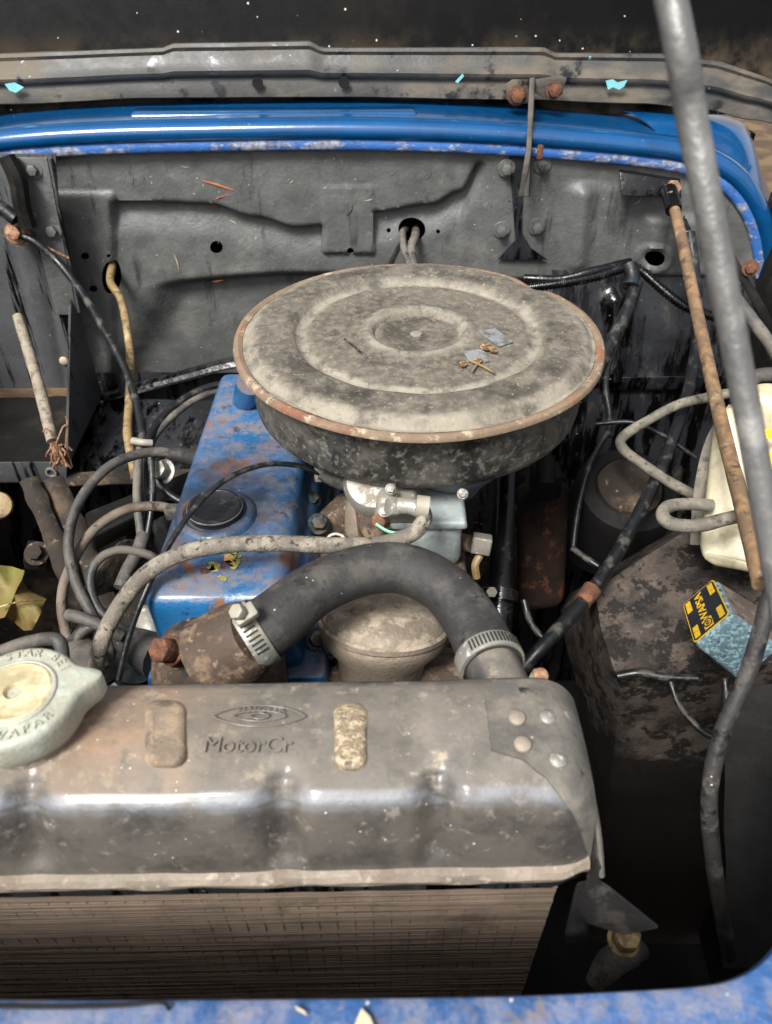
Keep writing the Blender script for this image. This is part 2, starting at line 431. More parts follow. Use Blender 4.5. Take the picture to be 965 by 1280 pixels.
m_braid = mat('braided_hose_cloth', '#6d665c', .85, layers=[
    dict(col='#938a7b', scale=60, lo=.45, hi=.6, rough=.95), dict(col='#36322d', scale=160, lo=.55, hi=.64, rough=.95)], bump=.6, bscale=700)
m_cable = mat('black_cable', '#17181a', .35, layers=[dict(col='#55514a', scale=60, lo=.50, hi=.66, rough=.9, amt=.7)], bump=.2)
m_tan = mat('tan_hose', '#8a744f', .5, layers=[dict(col='#5d4c36', scale=60, lo=.48, hi=.6, rough=.8), dict(col='#ab9871', scale=40, lo=.56, hi=.66, rough=.6)], bump=.25)
m_greyhose = mat('grey_washer_hose', '#68645a', .75, layers=[dict(col='#857e6f', scale=70, lo=.46, hi=.62, rough=.95), dict(col='#4b463d', scale=110, lo=.56, hi=.64)], bump=.4)
m_zinc = mat('dirty_zinc', '#8d8b83', .5, metal=.4, layers=[
    dict(col='#7e7360', scale=60, lo=.48, hi=.62, rough=.9, amt=.8), dict(col='#c9c7be', scale=120, lo=.57, hi=.66, rough=.5, metal=.3)], bump=.3)
m_slot = mat('clamp_slot_dark', '#26241f', .8, bump=0)
m_cast = mat('brown_cast_iron', '#4b3d31', .75, layers=[
    dict(col='#7a6551', scale=60, lo=.48, hi=.64, rough=.95), dict(col='#2a231e', scale=40, lo=.56, hi=.66, rough=.7),
    dict(col='#94806a', scale=140, lo=.58, hi=.66, rough=.95, amt=.7)], bump=.5, bscale=260)
m_alloy = mat('dusty_cast_alloy', '#85796a', .6, metal=.25, layers=[
    dict(col='#a89a86', scale=70, lo=.46, hi=.62, rough=.9, up=(.2, .9)), dict(col='#5b4c40', scale=36, lo=.54, hi=.66, rough=.9)], bump=.45, bscale=350)
m_carb = mat('carburettor_zinc_casting', '#98a09e', .55, metal=.2, layers=[
    dict(col='#b3bdbc', scale=50, lo=.46, hi=.62, rough=.6, metal=.3), dict(col='#6c5b4a', scale=45, lo=.58, hi=.67, rough=.9)], bump=.25)
m_bowl = mat('grey_blue_air_horn', '#5c6268', .5, metal=.2, layers=[dict(col='#3d4248', scale=26, lo=.5, hi=.62, rough=.7), dict(col='#4f86b5', scale=34, lo=.63, hi=.68, rough=.5)], bump=.2)
m_block = mat('grimy_green_block', '#1e2a2c', .5, layers=[
    dict(col='#0e0d0c', scale=24, lo=.48, hi=.6, rough=.4), dict(col='#5b4d3e', scale=50, lo=.57, hi=.66, rough=.95)], bump=.5, bscale=120)
m_grime = mat('brown_road_grime', '#2c251e', .9, layers=[
    dict(col='#564838', scale=16, lo=.48, hi=.62, rough=.98), dict(col='#14110e', scale=28, lo=.52, hi=.64, rough=.7),
    dict(col='#7a6850', scale=120, lo=.60, hi=.67, rough=1)], bump=.8, bscale=90)
m_soot = mat('oily_soot_black', '#141313', .6, spec=.2, layers=[dict(col='#2b251f', scale=30, lo=.52, hi=.66, rough=.9, amt=.7)], bump=.4, bscale=120)
m_sootrust = mat('sooty_rust', '#20140e', .85, spec=.2, layers=[dict(col='#12100f', scale=22, lo=.46, hi=.6), dict(col='#4a2c1c', scale=60, lo=.54, hi=.66)], bump=.5, bscale=200)
m_rust = mat('brown_rust', '#553626', .85, layers=[dict(col='#7d5238', scale=90, lo=.48, hi=.62, rough=.95), dict(col='#3c2417', scale=60, lo=.55, hi=.65)], bump=.6, bscale=350)
m_copper = mat('frayed_copper', '#7d5b44', .7, metal=.3, layers=[dict(col='#a07e62', scale=160, lo=.46, hi=.62), dict(col='#5b3422', scale=90, lo=.55, hi=.64)], bump=.5)
m_rod = mat('worn_grey_rod', '#6b6a68', .42, metal=.35, layers=[
    dict(col='#4a4846', scale=24, lo=.52, hi=.66, rough=.5, metal=.2, stretch=(1, 1, .3), amt=.8), dict(col='#8f8e8a', scale=40, lo=.50, hi=.66, rough=.5, metal=.4), dict(col='#55473b', scale=90, lo=.62, hi=.68, amt=.6)], bump=.35, flecks=(260, .06, .02, '#b9b7b0'))
m_rustrod = mat('rusty_stay_rod', '#6b5640', .75, layers=[dict(col='#8a6c4c', scale=50, lo=.46, hi=.6), dict(col='#4a382b', scale=90, lo=.54, hi=.64), dict(col='#8d8676', scale=70, lo=.6, hi=.68)], bump=.4)
m_bottle = mat('milky_bottle_plastic', '#d9cfae', .4, layers=[
    dict(col='#8a6f3f', scale=9, lo=.50, hi=.68, rough=.6, amt=.7, stretch=(1.6, 1.6, .4)), dict(col='#b7a276', scale=24, lo=.54, hi=.7, rough=.6, amt=.5)], bump=.12)
m_yellow = mat('yellow_label', '#e8d21c', .5, bump=.05, layers=[dict(col='#b8a52a', scale=60, lo=.6, hi=.7)])
m_boxblue = mat('blue_speckled_box', '#5a6f76', .5, layers=[
    dict(col='#83a3ab', scale=300, lo=.48, hi=.58, rough=.8), dict(col='#2b4552', scale=260, lo=.56, hi=.64), dict(col='#2b2f38', scale=30, lo=.58, hi=.68)], bump=.5, bscale=500)
m_boxtop = mat('brown_dusty_box', '#6b5e54', .85, layers=[dict(col='#8b7d70', scale=120, lo=.48, hi=.62), dict(col='#3f3630', scale=60, lo=.56, hi=.66)], bump=.5, bscale=400)
m_stick = mat('sticker_black', '#22242a', .45, bump=.05)
m_stickY = mat('sticker_yellow', '#d3ab28', .5, bump=.05, layers=[dict(col='#9c7b1e', scale=300, lo=.55, hi=.62)])
m_leaf = mat('yellow_leaf', '#6f6632', .6, layers=[dict(col='#6f5930', scale=40, lo=.45, hi=.6), dict(col='#66682c', scale=20, lo=.55, hi=.66, amt=.6)], bump=.4, bscale=150)
m_twig = mat('dry_leaf_bits', '#5d4328', .8, bump=.3, layers=[dict(col='#b9a27a', scale=120, lo=.5, hi=.6)])
m_ground = mat('bare_brown_ground', '#4a3828', .95, layers=[dict(col='#6b573e', scale=5, lo=.45, hi=.6), dict(col='#4b5230', scale=3, lo=.55, hi=.65)], bump=.6, bscale=30)
m_wood = mat('worn_cloth_tape', '#8d8373', .9, bump=.5, bscale=400, layers=[dict(col='#6a6053', scale=80, lo=.48, hi=.6)])
m_cream = mat('cream_paint_spot', '#b9a98a', .7, bump=.1)
m_white = mat('dirty_white_plastic', '#928d7f', .5, bump=.1, layers=[dict(col='#8a7d60', scale=90, lo=.54, hi=.64)])
m_dark = mat('hole_black', '#050505', .9, bump=0)
m_scratch = mat('orange_scratch', '#b5643f', .8, bump=.2)
m_brownled = mat('brown_wood_edge', '#5b4636', .8, bump=.4, layers=[dict(col='#7d6449', scale=60, lo=.48, hi=.6, stretch=(.4, 1, 1))])

# ================================================================== SETTING
gb = bmesh.new()
bmesh.ops.create_grid(gb, x_segments=8, y_segments=8, size=150)
ground = obj('ground', gb, m_ground, kind='structure')

# ================================================================== CAR BODY
FY = .905                                    # firewall plane
body = thing('car_body', 'blue painted car body around the engine bay with bare grey firewall', 'car body', V(0, .5, .3))

# ---- firewall: one pressed sheet with grooves, ribs and real holes
HOLES = [(270, 310, 8, 8), (140, 345, 11, 21), (108, 318, 5.5, 4.5), (118, 359, 5.5, 4.5), (137, 318, 2.5, 2.5), (515, 289, 17, 13),
         (438, 313, 4.5, 4.5), (815, 317, 12, 10), (486, 291, 3, 2.5), (548, 291, 3, 2.5)]
GRO = [(130, 249), (200, 250), (260, 252), (320, 268), (370, 281), (420, 277), (470, 262), (540, 252), (575, 236), (600, 200)]
def fire_h(x, y):
    h = 0.0
    g = sinterp(GRO, x); dy = y - g
    k = sstep(136, 144, x) * sstep(612, 590, x)
    pa = sstep(402, 406, x) * sstep(469, 465, x) * sstep(230, 234, y) * sstep(318, 314, y)
    gr = -.0095 * sstep(-1, 7, dy) * sstep(48, 9, dy)
    gr += -.004 * sstep(0, 5, dy) * sstep(640, 590, x)
    h += gr * k * (1 - pa) + .0015 * pa
    # strip left of the groove
    h += .004 * sstep(146, 141, x) * sstep(238, 242, y)
    # lower tunnel recess, its edge at y ~ 348
    e = 348 + 6 * math.sin(x * .013) - .02 * (x - 300)
    h += -.020 * sstep(e - 2, e + 12, y) * sstep(185, 250, x + (y - e) * .6) * sstep(690, 640, x)
    # rib right of the centre strap
    rx = 728 - (y - 235) * .10
    h += .009 * math.exp(-((x - rx) / 11) ** 2) * sstep(222, 240, y) * sstep(345, 322, y)
    h += .004 * sstep(700, 716, x) * sstep(222, 240, y)
    # panel bulge at the right
    h += .008 * sstep(795, 815, x) * sstep(262, 275, y) * sstep(900, 880, x) * sstep(345, 335, y)
    # centre overlap seam
    sx = 604 - sstep(200, 290, y) * 30
    h += .003 * sstep(sx - 2, sx + 2, x)
    h += .0016 * mnoise.noise(V(x * .014, y * .014, 3)) + .0006 * mnoise.noise(V(x * .06, y * .06, 1))
    # oval rim about the right hole
    q = math.hypot((x - 815) / 18, (y - 317) / 15); h += .004 * math.exp(-((q - 1) / .16) ** 2)
    return h
CPT = [(-110, 208), (-40, 198), (40, 188), (140, 182), (260, 179), (420, 177), (560, 180), (680, 187), (790, 197), (850, 206), (893, 223), (920, 250), (936, 286), (946, 330), (950, 400), (960, 420)]
bm = bmesh.new(); x0, x1, y0, y1, st = -90, 1020, 174, 519, 3.0
nx, ny = int((x1-x0)/st), int((y1-y0)/st); G = []; PX = {}
for j in range(ny+1):
    row = []
    for i in range(nx+1):
        x, y = x0+i*st, max(y0+j*st, interp(CPT, x0+i*st) + 3)
        p = P(x, y, Y=FY); p.y -= fire_h(x, y); v = bm.verts.new(p); PX[v] = (x, y); row.append(v)
    G.append(row)
def inhole(x, y):
    for h in HOLES:
        if ((x-h[0])/h[2])**2 + ((y-h[1])/h[3])**2 < 1: return h
kill = set()
for j in range(ny):
    for i in range(nx):
        x, y = x0+(i+.5)*st, y0+(j+.5)*st
        h = inhole(x, y)
        if h:
            for v in (G[j][i], G[j][i+1], G[j+1][i+1], G[j+1][i]): kill.add((v, h))
        elif y0+(j+1)*st > min(interp(CPT, x0+i*st), interp(CPT, x0+(i+1)*st)) + 3: bm.faces.new((G[j][i], G[j][i+1], G[j+1][i+1], G[j+1][i]))
for v, h in kill:                             # round the rim of each hole
    if v.link_faces:
        x, y = PX[v]; dx, dy = (x-h[0])/h[2], (y-h[1])/h[3]; q = math.hypot(dx, dy) or 1
        nx_, ny_ = h[0]+dx/q*h[2], h[1]+dy/q*h[3]; p = P(nx_, ny_, Y=FY); p.y -= fire_h(nx_, ny_); v.co = p
for v in [v for v in bm.verts if not v.link_faces]: bm.verts.remove(v)
thicken(bm, .0015)
firewall = obj('firewall', bm, m_fire, body, angle=60)
bm = box_bm(V(0, 1.00, .80), (.90, .02, .44)); obj('dark_backing', bm, m_dark, body)  # unseen black boxes added behind the firewall to keep its holes dark
bm = box_bm(V(0, .965, .62), (.90, .1, .02)); obj('dark_backing', bm, m_dark, body)

# toe board below the firewall, oily
def toe(u, v):
    x = lerp(-.56, .56, u); D = lerp(.50, 1.0, v)
    y = lerp(.888, .80, v) + .004*mnoise.noise(V(x*14, D*14, 5)) - .02*sstep(.3, .5, v)
    if x > .10: y -= .03*sstep(.10, .22, x)*(1-.4*v)
    return wd(x, y, D)
obj('toe_board', thicken(grid_bm(toe, 90, 30), .002), m_fire_oil, body)
def toe_r(u, v):                              # oily black panel right of the filter, proud of the firewall
    px = lerp(690, 1000, u); py = lerp(338, 478, v)
    p = P(px, py, Y=FY - .006 - .05*v - .012*math.exp(-((px-770)/12)**2)*sstep(.1, .3, v))
    p.y += .003*mnoise.noise(p*30); return p
obj('oily_panel', thicken(grid_bm(toe_r, 60, 30), .002), m_fire_oil, body)
bm = hexa_bm([P(750, 488, Y=.845), P(1000, 486, Y=.845), P(1000, 486, Y=.87), P(750, 488, Y=.87),
              P(750, 472, Y=.84), P(1000, 468, Y=.84), P(1000, 468, Y=.875), P(750, 472, Y=.875)], .002)
obj('ledge', bm, m_fire_oil, body)
# folded seam along the left half
bm = tube_bm([P(128, 497, Y=.872), P(175, 484, Y=.868), P(235, 468, Y=.868), P(300, 452, Y=.868), P(420, 440, Y=.868)], [.010, .011, .012, .012, .011], 8, 8, squash=.55)
obj('seam', bm, m_fire_oil, body)
bm = tube_bm([P(80, 600, Y=.72), P(140, 598, Y=.725), P(250, 596, Y=.73), P(330, 596, Y=.73)], .011, 8, 6, squash=.6, wob=.3)
obj('sill', bm, m_grime, body)
def low(u, v):                                # lower toe panel between seam and sill, left
    px = lerp(100, 330, u); py = lerp(500, 600, v); p = P(px, py, Y=lerp(.872, .735, v)); p.z += .004*mnoise.noise(p*20); return p
obj('lower_panel', thicken(grid_bm(low, 24, 16), .002), m_fire_oil, body)

# ---- left side: bolted strip, panel, gusset, shelf
def lp(u, v):
    px = lerp(-90, 92 - 20*(1-v), u); py = lerp(190, 492, v)
    p = P(px, py, Y=.872); q = px - (20 + (py-280)*.19)
    p.y -= .006*sstep(-6, 6, q) - .004*math.exp(-((px - 52 - (py-300)*.18)/7)**2)*sstep(300, 330, py)
    return p
obj('side_panel', thicken(grid_bm(lp, 60, 60), .002), m_side, body)
bm = prism_bm([P(22, 196, Y=.865), P(60, 196, Y=.865), P(98, 392, Y=.865), P(72, 392, Y=.865), P(48, 300, Y=.865)], (0, -.004, 0), .001)
strip = obj('bolted_strip', bm, m_fire, body)
for (bx, by, br) in ((42, 212, .008), (66, 288, .0085)):
    obj('bolt', hexhead_bm(P(bx, by, Y=.862), (0, -1, .1), br*.75, .006, washer=br*1.25), m_fire, strip)
bm = tube_bm([P(62, 198, Y=.862), P(78, 280, Y=.862), P(99, 390, Y=.862)], .0022, 6, 4); obj('edge_fold', bm, m_side, strip)
gus = prism_bm([V(-.386, .872, CAM_Z-.375), V(-.386, .872, CAM_Z-.525), V(-.386, .722, CAM_Z-.535)], (.003, 0, 0), .0006)
gusset = obj('gusset', gus, m_side, body)
obj('edge_fold', tube_bm([wd(-.3845, .871, .374), wd(-.3845, .722, .535)], .0016, 6, 4), m_side, gusset)
bm = hexa_bm([P(-90, 501, Y=.862), P(86, 499, Y=.862), P(86, 499, Y=.872), P(-90, 501, Y=.872), P(-90, 487, Y=.862), P(88, 485, Y=.862), P(88, 485, Y=.872), P(-90, 487, Y=.872)], .0015)
obj('ledge', bm, m_brownled, body)
def shelf(u, v):
    p = wd(lerp(-.60, -.387, u), lerp(.87, .725, v), .522 + .01*v); p.z += .005*mnoise.noise(p*25); return p
obj('shelf', thicken(grid_bm(shelf, 20, 16), .002), m_black, body)
bm = hexa_bm([P(-90, 604, Y=.716), P(84, 603, Y=.716), P(84, 603, Y=.724), P(-90, 604, Y=.724), P(-90, 578, Y=.716), P(84, 577, Y=.716), P(84, 577, Y=.724), P(-90, 578, Y=.724)], .0015)
obj('slotted_bar', bm, m_side, body)
bm = lathe_bm([(.0068, 0), (.0068, .002), (.0045, .002), (.0045, .0)], P(64, 590, Y=.715), (0, -1, 0), 20, closed=True)
obj('bar_hole_rim', bm, m_zinc, body)
for (cx, cy) in ((80, 451),):
    obj('rivet', lathe_bm([(.006, 0), (.0055, .002), (.003, .0035)], P(cx, cy, Y=.866), (0, -1, 0), 16), m_cream, body)

# ---- cowl: rolled blue edge swept along the top of the firewall and round the right corner
CP = [(-110, 212), (-40, 202), (40, 192), (140, 186), (260, 183), (420, 181), (560, 184), (680, 191), (790, 201), (850, 210), (893, 227), (920, 254), (936, 290), (943, 330), (947, 380)]
cpath = catmull([P(a, b, Y=FY) for a, b in CP], 8)
def sweep(prof, path, twist=None):
    bm = bmesh.new(); rings = []; T, _ = frames(path)
    for i, (p, t) in enumerate(zip(path, T)):
        o = Vector((-t.z, 0, t.x)).normalized()
        rings.append([bm.verts.new(p + o*a + Vector((0, b, 0))) for a, b in prof])
    for a, b in zip(rings, rings[1:]):
        for k in range(len(prof)-1): bm.faces.new((a[k], a[k+1], b[k+1], b[k]))
    return bm
lipo = [(-.003, .004), (-.0035, -.010), (-.001, -.0125), (.004, -.0125), (.0075, -.0115)]
rollp = [(.0075, -.0115), (.010, -.0140), (.014, -.0158), (.0185, -.0160), (.0225, -.0142), (.0255, -.0100), (.0275, -.004), (.0285, .004), (.0290, .02), (.0300, .04), (.0310, .06), (.033, .09), (.040, .13), (.06, .17), (.02, .18)]
cowl = obj('cowl_panel', sweep(rollp, cpath), m_cowl, body, angle=50)
obj('cowl_lip', sweep(lipo, cpath), m_lip, body, angle=50)
bm = hexa_bm([P(160, 154, Y=.915), P(524, 152, Y=.915), P(520, 144, Y=.955), P(166, 146, Y=.955), P(163, 141, Y=.920), P(521, 139, Y=.920), P(516, 132, Y=.95), P(170, 134, Y=.95)], .003, 3)
obj('pressed_bead', bm, m_cowl, cowl)
OUT = [(760, 134), (850, 138), (915, 148), (938, 166), (946, 200), (962, 240), (975, 300), (985, 380)]
op = catmull([P(a, b, Y=.99) for a, b in OUT], 8); i0 = int(len(cpath)*.60); seg_ = cpath[i0:]
T_, _n = frames(cpath); ip = [p + Vector((-t.z, 0, t.x)).normalized()*.029 + V(0, .012, 0) for p, t in zip(cpath, T_)][i0:]
def corner(u, v):
    def at(L_, f): f = f*(len(L_)-1); k = min(int(f), len(L_)-2); return L_[k].lerp(L_[k+1], f-k)
    p = at(ip, u).lerp(at(op, u), v); p.z += .006*math.sin(v*math.pi); return p
obj('cowl_end', thicken(grid_bm(corner, 40, 8), .0015), m_cowl, body, angle=60)
# right wing top outside the bay, blue
def wingtop(u, v):
    y = lerp(.95, .02, v); x = lerp(.462, .62, u); D = .36 - .06*math.sin(u*1.6) - .14*sstep(.2, 0, v)*0 - (.12*sstep(.35, 0, v))
    return wd(x, y, D + .0*v)
obj('wing_top', thicken(grid_bm(wingtop, 8, 24), .002), m_cowl, body)

# ---- inner wings
def rwing(u, v):
    y = lerp(.93, .04, u); D = lerp(.28 + .10*sstep(0, .4, u), 1.02, v)
    x = lerp(.466, .44, u) - .05*sstep(.25, .9, v) + .006*mnoise.noise(V(y*9, D*9, 2))
    return wd(x, y, D)
obj('inner_wing', thicken(grid_bm(rwing, 50, 40), .002), m_black, body)
def lwing(u, v):
    y = lerp(.93, .04, u); D = lerp(.28, 1.02, v); x = -.60 + .06*sstep(.3, 1, v) + .006*mnoise.noise(V(y*9, D*9, 8))
    return wd(x, y, D)
obj('inner_wing', thicken(grid_bm(lwing, 50, 40), .002), m_black, body)
def rshield(u, v):                            # lower right splash panel catching some light
    px = lerp(905, 1010, u); py = lerp(845, 1210, v); p = P(px, py, d=lerp(.66, .56, v) - .02*u); p += V(.004*mnoise.noise(p*20), 0, 0); return p
obj('splash_panel', thicken(grid_bm(rshield, 12, 30), .002), m_black, body)

# wheel arch with peeling paint
ROW = [[(736, 728, .76), (790, 694, .77), (868, 648, .78), (960, 600, .78)],
       [(744, 737, .695), (796, 702, .70), (872, 655, .71), (975, 655, .71)],
       [(752, 788, .672), (804, 770, .668), (874, 745, .665), (975, 740, .655)],
       [(768, 838, .645), (815, 832, .64), (868, 822, .63), (975, 800, .61)],
       [(775, 846, .65), (820, 843, .645), (870, 838, .635), (975, 830, .615)],
       [(772, 900, .72), (812, 900, .71), (872, 890, .70), (975, 880, .68)],
       [(758, 1020, .84), (800, 1020, .84), (862, 1010, .84), (975, 1000, .82)],
       [(740, 1180, .96), (790, 1180, .96), (862, 1180, .96), (975, 1180, .96)]]
LX = [(712, 742, .88), (700, 760, .86), (706, 800, .84), (722, 860, .84), (726, 880, .85), (720, 930, .90), (712, 1040, .96), (700, 1190, 1.02)]
RW = [[P(a, b, d=c) for a, b, c in [l] + r] for l, r in zip(LX, ROW)]
def bez(ctrl, t): 
    q = catmull(ctrl, 10); f = t*(len(q)-1); k = min(int(f), len(q)-2); return q[k].lerp(q[k+1], f-k)
def lin(ctrl, t):
    f = t*(len(ctrl)-1); k = min(int(f), len(ctrl)-2); return ctrl[k].lerp(ctrl[k+1], f-k)
COLS = [[lin(r, i/24) for r in RW] for i in range(25)]
def arch(u, v):
    c = COLS[int(round(u*24))]; p = lin(c, v); p.z += .0012*mnoise.noise(p*22); return p
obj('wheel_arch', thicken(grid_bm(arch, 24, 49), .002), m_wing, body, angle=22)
bm = tube_bm([P(752, 742, d=.69), P(800, 707, d=.70), P(850, 675, d=.71), P(880, 655, d=.72)], .0045, 8, 6, squash=.6); obj('arch_seam', bm, m_wing, body)

# left floor of the bay, caked with mud
def mud(u, v):
    x = lerp(-.62, -.10, u); y = lerp(.95, .25, v); p = wd(x, y, .80)
    p.z += .03*mnoise.noise(p*7) + .015*mnoise.noise(p*22) + .008*mnoise.noise(p*60) ; return p
obj('muddy_chassis_floor', thicken(grid_bm(mud, 70, 80), .003), m_grime, body)
def flr(u, v):
    x = lerp(-.1, .45, u); y = lerp(.95, .02, v); p = wd(x, y, 1.04); p.z += .02*mnoise.noise(p*8); return p
obj('undertray', thicken(grid_bm(flr, 30, 40), .003), m_soot, body)
for (bx, bw, dd) in ((36, .010, .76), (66, .013, .775)):
    bm = tube_bm([P(bx, 600, d=dd), P(bx+24, 655, d=dd-.012), P(bx+50, 720, d=dd-.03), P(bx+64, 765, d=dd-.04)], bw, 10, 8, squash=.6, wob=.25); obj('chassis_strut', bm, m_grime, body)
bm = hexa_bm([P(30, 712, d=.75), P(62, 716, d=.75), P(70, 690, d=.80), P(36, 686, d=.80), P(28, 700, d=.73), P(60, 702, d=.73), P(68, 678, d=.78), P(34, 674, d=.78)], .003); obj('bracket', bm, m_black, body)
obj('bolt', hexhead_bm(P(46, 692, d=.735), (.1, -.6, .8), .008, .008, washer=.012), m_grime, body)
bm = hexa_bm([P(118, 692, d=.74), P(250, 622, d=.80), P(250, 596, d=.83), P(110, 660, d=.77), P(112, 672, d=.72), P(250, 606, d=.78), P(250, 582, d=.81), P(105, 640, d=.75)], .004)
obj('crossmember', bm, m_black, body)
bm = hexa_bm([P(95, 760, d=.74), P(150, 690, d=.76), P(190, 690, d=.78), P(140, 770, d=.78), P(100, 735, d=.70), P(150, 668, d=.73), P(186, 668, d=.76), P(140, 745, d=.74)], .01)
obj('muddy_mount', bm, m_grime, body)
bm = lathe_bm([(.014, 0), (.013, .003), (.007, .004)], P(-2, 632, d=.74), (.2, -.6, .6), 18); obj('round_plug', bm, m_tan, body)

# ---- front panel (blue) at the photographer's edge, its opening rounded at the right corner
FE = [(-1500, 1243), (-900, 1243), (-400, 1243), (-120, 1243), (100, 1245), (420, 1243), (640, 1240), (800, 1233), (880, 1227), (922, 1217), (950, 1200), (972, 1176), (1000, 1140), (1030, 1060), (1050, 960), (1060, 860)]
fpath = catmull([P(a, b, D=.295) for a, b in FE], 8)
bm = bmesh.new(); T, _ = frames(fpath); rings = []
for p, t in zip(fpath, T):
    o = Vector((t.y, -t.x, 0)).normalized()
    rings.append([bm.verts.new(p + o*a + V(0, 0, b)) for a, b in ((.001, -.030), (0, -.004), (.0012, -.0012), (.004, 0), (.02, .001), (.03, .002), (.08, .0), (.16, -.02))])
for a, b in zip(rings, rings[1:]):
    for k in range(7): bm.faces.new((a[k], a[k+1], b[k+1], b[k]))
front = obj('front_panel', bm, m_slam, body)
bm = tube_bm([P(-40, 1257, D=.2935), P(60, 1259, D=.2935), P(150, 1257, D=.2935), P(200, 1253, D=.2935), P(212, 1262, D=.2935)], .0007, 6, 6); obj('bead', bm, m_black, front)
bm = prism_bm([P(445, 1278, D=.293), P(452, 1262, D=.293), P(462, 1272, D=.293), P(470, 1290, D=.293), P(440, 1292, D=.293)], (0, 0, .0015)); obj('paint_chip', bm, m_cream, front)
bm = prism_bm([P(368, 1258, D=.293), P(380, 1264, D=.293), P(384, 1270, D=.293), P(372, 1264, D=.293)], (0, 0, .001)); obj('paint_chip', bm, m_cream, front)
# lower grille panel behind the opening edge, dark
bm = box_bm(wd(-.05, .045, .62), (1.1, .01, .6)); obj('grille_panel', bm, m_black, body)

# scratches on the firewall
def scratch(pts, wdt=.0016, m=m_scratch):
    bm = tube_bm([P(a, b, Y=FY - .0015 - fire_h(a, b)) for a, b in pts], [wdt*.4, wdt, wdt*.4], 6, 6, squash=.5); obj('scratch', bm, m, firewall)
scratch([(254, 226), (272, 231), (292, 238)], .0022); scratch([(266, 255), (272, 248), (286, 243)], .0012); scratch([(262, 253), (268, 257), (273, 259)], .002)
scratch([(218, 318), (222, 328), (224, 338)], .0022, m_cream); scratch([(266, 352), (272, 351), (279, 350)], .0024)
scratch([(283, 273), (292, 277), (300, 282)], .0018, m_cream); scratch([(312, 282), (320, 286), (326, 290)], .0018, m_cream)
for q in range(34):
    cx, cy = random.uniform(110, 900), random.uniform(205, 340)
    if 400 < cx < 560 and 260 < cy: continue
    an = random.uniform(0, 3.1); l_ = random.uniform(2, 9)
    scratch([(cx, cy), (cx + l_*math.cos(an), cy + l_*math.sin(an)), (cx + 2*l_*math.cos(an + .3), cy + 2*l_*math.sin(an + .3))], random.uniform(.0005, .0011), (m_cream, m_plate, m_dark, m_plate)[q % 4])
for (bx, by) in ((633, 210), (678, 206), (627, 287), (671, 283)):       # studs either side of the strap
    obj('stud', hexhead_bm(P(bx, by, Y=FY-.006), (0, -1, 0), .006, .009, washer=.010), m_fire, firewall)
bm = prism_bm([P(636, 190, Y=FY-.006), P(655, 190, Y=FY-.006), P(652, 290, Y=FY-.006), P(664, 310, Y=FY-.008), P(684, 324, Y=FY-.008), P(622, 324, Y=FY-.008), P(644, 300, Y=FY-.006)], (0, -.0012, 0)); obj('tar_patch', bm, m_fire_oil, firewall)

# ================================================================== BONNET
bon = thing('bonnet', 'open black bonnet with chipped grey rear rail above the blue cowl', 'bonnet', P(482, 100, Y=.96))
LOW = [(-110, 142), (0, 131), (200, 123), (420, 122), (640, 125), (800, 130), (880, 138), (940, 150), (1020, 172)]
TOP = [(-110, 76), (0, 68), (205, 60), (215, 55), (388, 52), (402, 60), (680, 60), (694, 67), (830, 68), (900, 78), (960, 98), (1020, 130)]
PR = [(0.0, .010), (.02, 0.0), (.10, -.001), (.36, -.002), (.42, -.008), (.50, -.011), (.58, -.009), (.66, -.0075), (.86, -.006), (.93, -.009), (1.0, -.008), (1.02, .014)]
def rail(u, v):
    px = lerp(-110, 1020, u); f = v*(len(PR)-1); k = min(int(f), len(PR)-2); t = lerp(PR[k][0], PR[k+1][0], f-k); n = lerp(PR[k][1], PR[k+1][1], f-k)
    py = lerp(sinterp(LOW, px), interp(TOP, px), t)
    p = P(px, py, Y=.955 + .02*t + n); p.y += .0015*mnoise.noise(p*22); return p
obj('rear_rail', thicken(grid_bm(rail, 180, 22), .0012), m_rail, bon, angle=45)
a0, a1 = wd(-.62, .975, .205), wd(.62, .975, .205); upv = V(0, math.sin(R(22)), math.cos(R(22)))
def skin(u, v):
    p = a0.lerp(a1, u) + upv*(.95*v); p.y += .012*math.sin(v*2.6) - .01*(2*u-1)**2; p += V(0, -.002*mnoise.noise(p*9), 0); return p
obj('skin', thicken(grid_bm(skin, 60, 40), .003), m_bonnet, bon)
# inner frame ribs further up, out of the picture but part of the panel
for s in (-1, 1):
    bm = tube_bm([wd(s*.5, .985, .17), wd(s*.5, .985 + .33, -.62)], .02, 8, 6, squash=.6); obj('frame_rib', bm, m_rail, bon)
for (bx, by) in ((322, 104), (430, 103)):
    obj('rail_hole', lathe_bm([(.0062, 0), (.006, .0008), (.001, .0004)], P(bx, by, Y=.9525), (0, -1, 0), 18), m_dark, bon)
for (cx, cy, pts) in ((770, 106, [(-13, -5), (-4, -7), (2, -3), (14, -6), (10, 2), (4, 6), (-4, 3), (-10, 6)]), (18, 109, [(-12, -4), (0, -6), (12, 0), (2, 7), (-6, 4)]), (574, 98, [(-5, 4), (4, -6), (6, -3), (-2, 6)])):
    bm = prism_bm([P(cx+a, cy+b, Y=.951) for a, b in pts], (0, -.0006, 0)); obj('paint_flake', bm, mat_flake if 'mat_flake' in globals() else globals().setdefault('mat_flake', mat('turquoise_paint_flake', '#7fc4c8', .6, bump=.1)), bon)

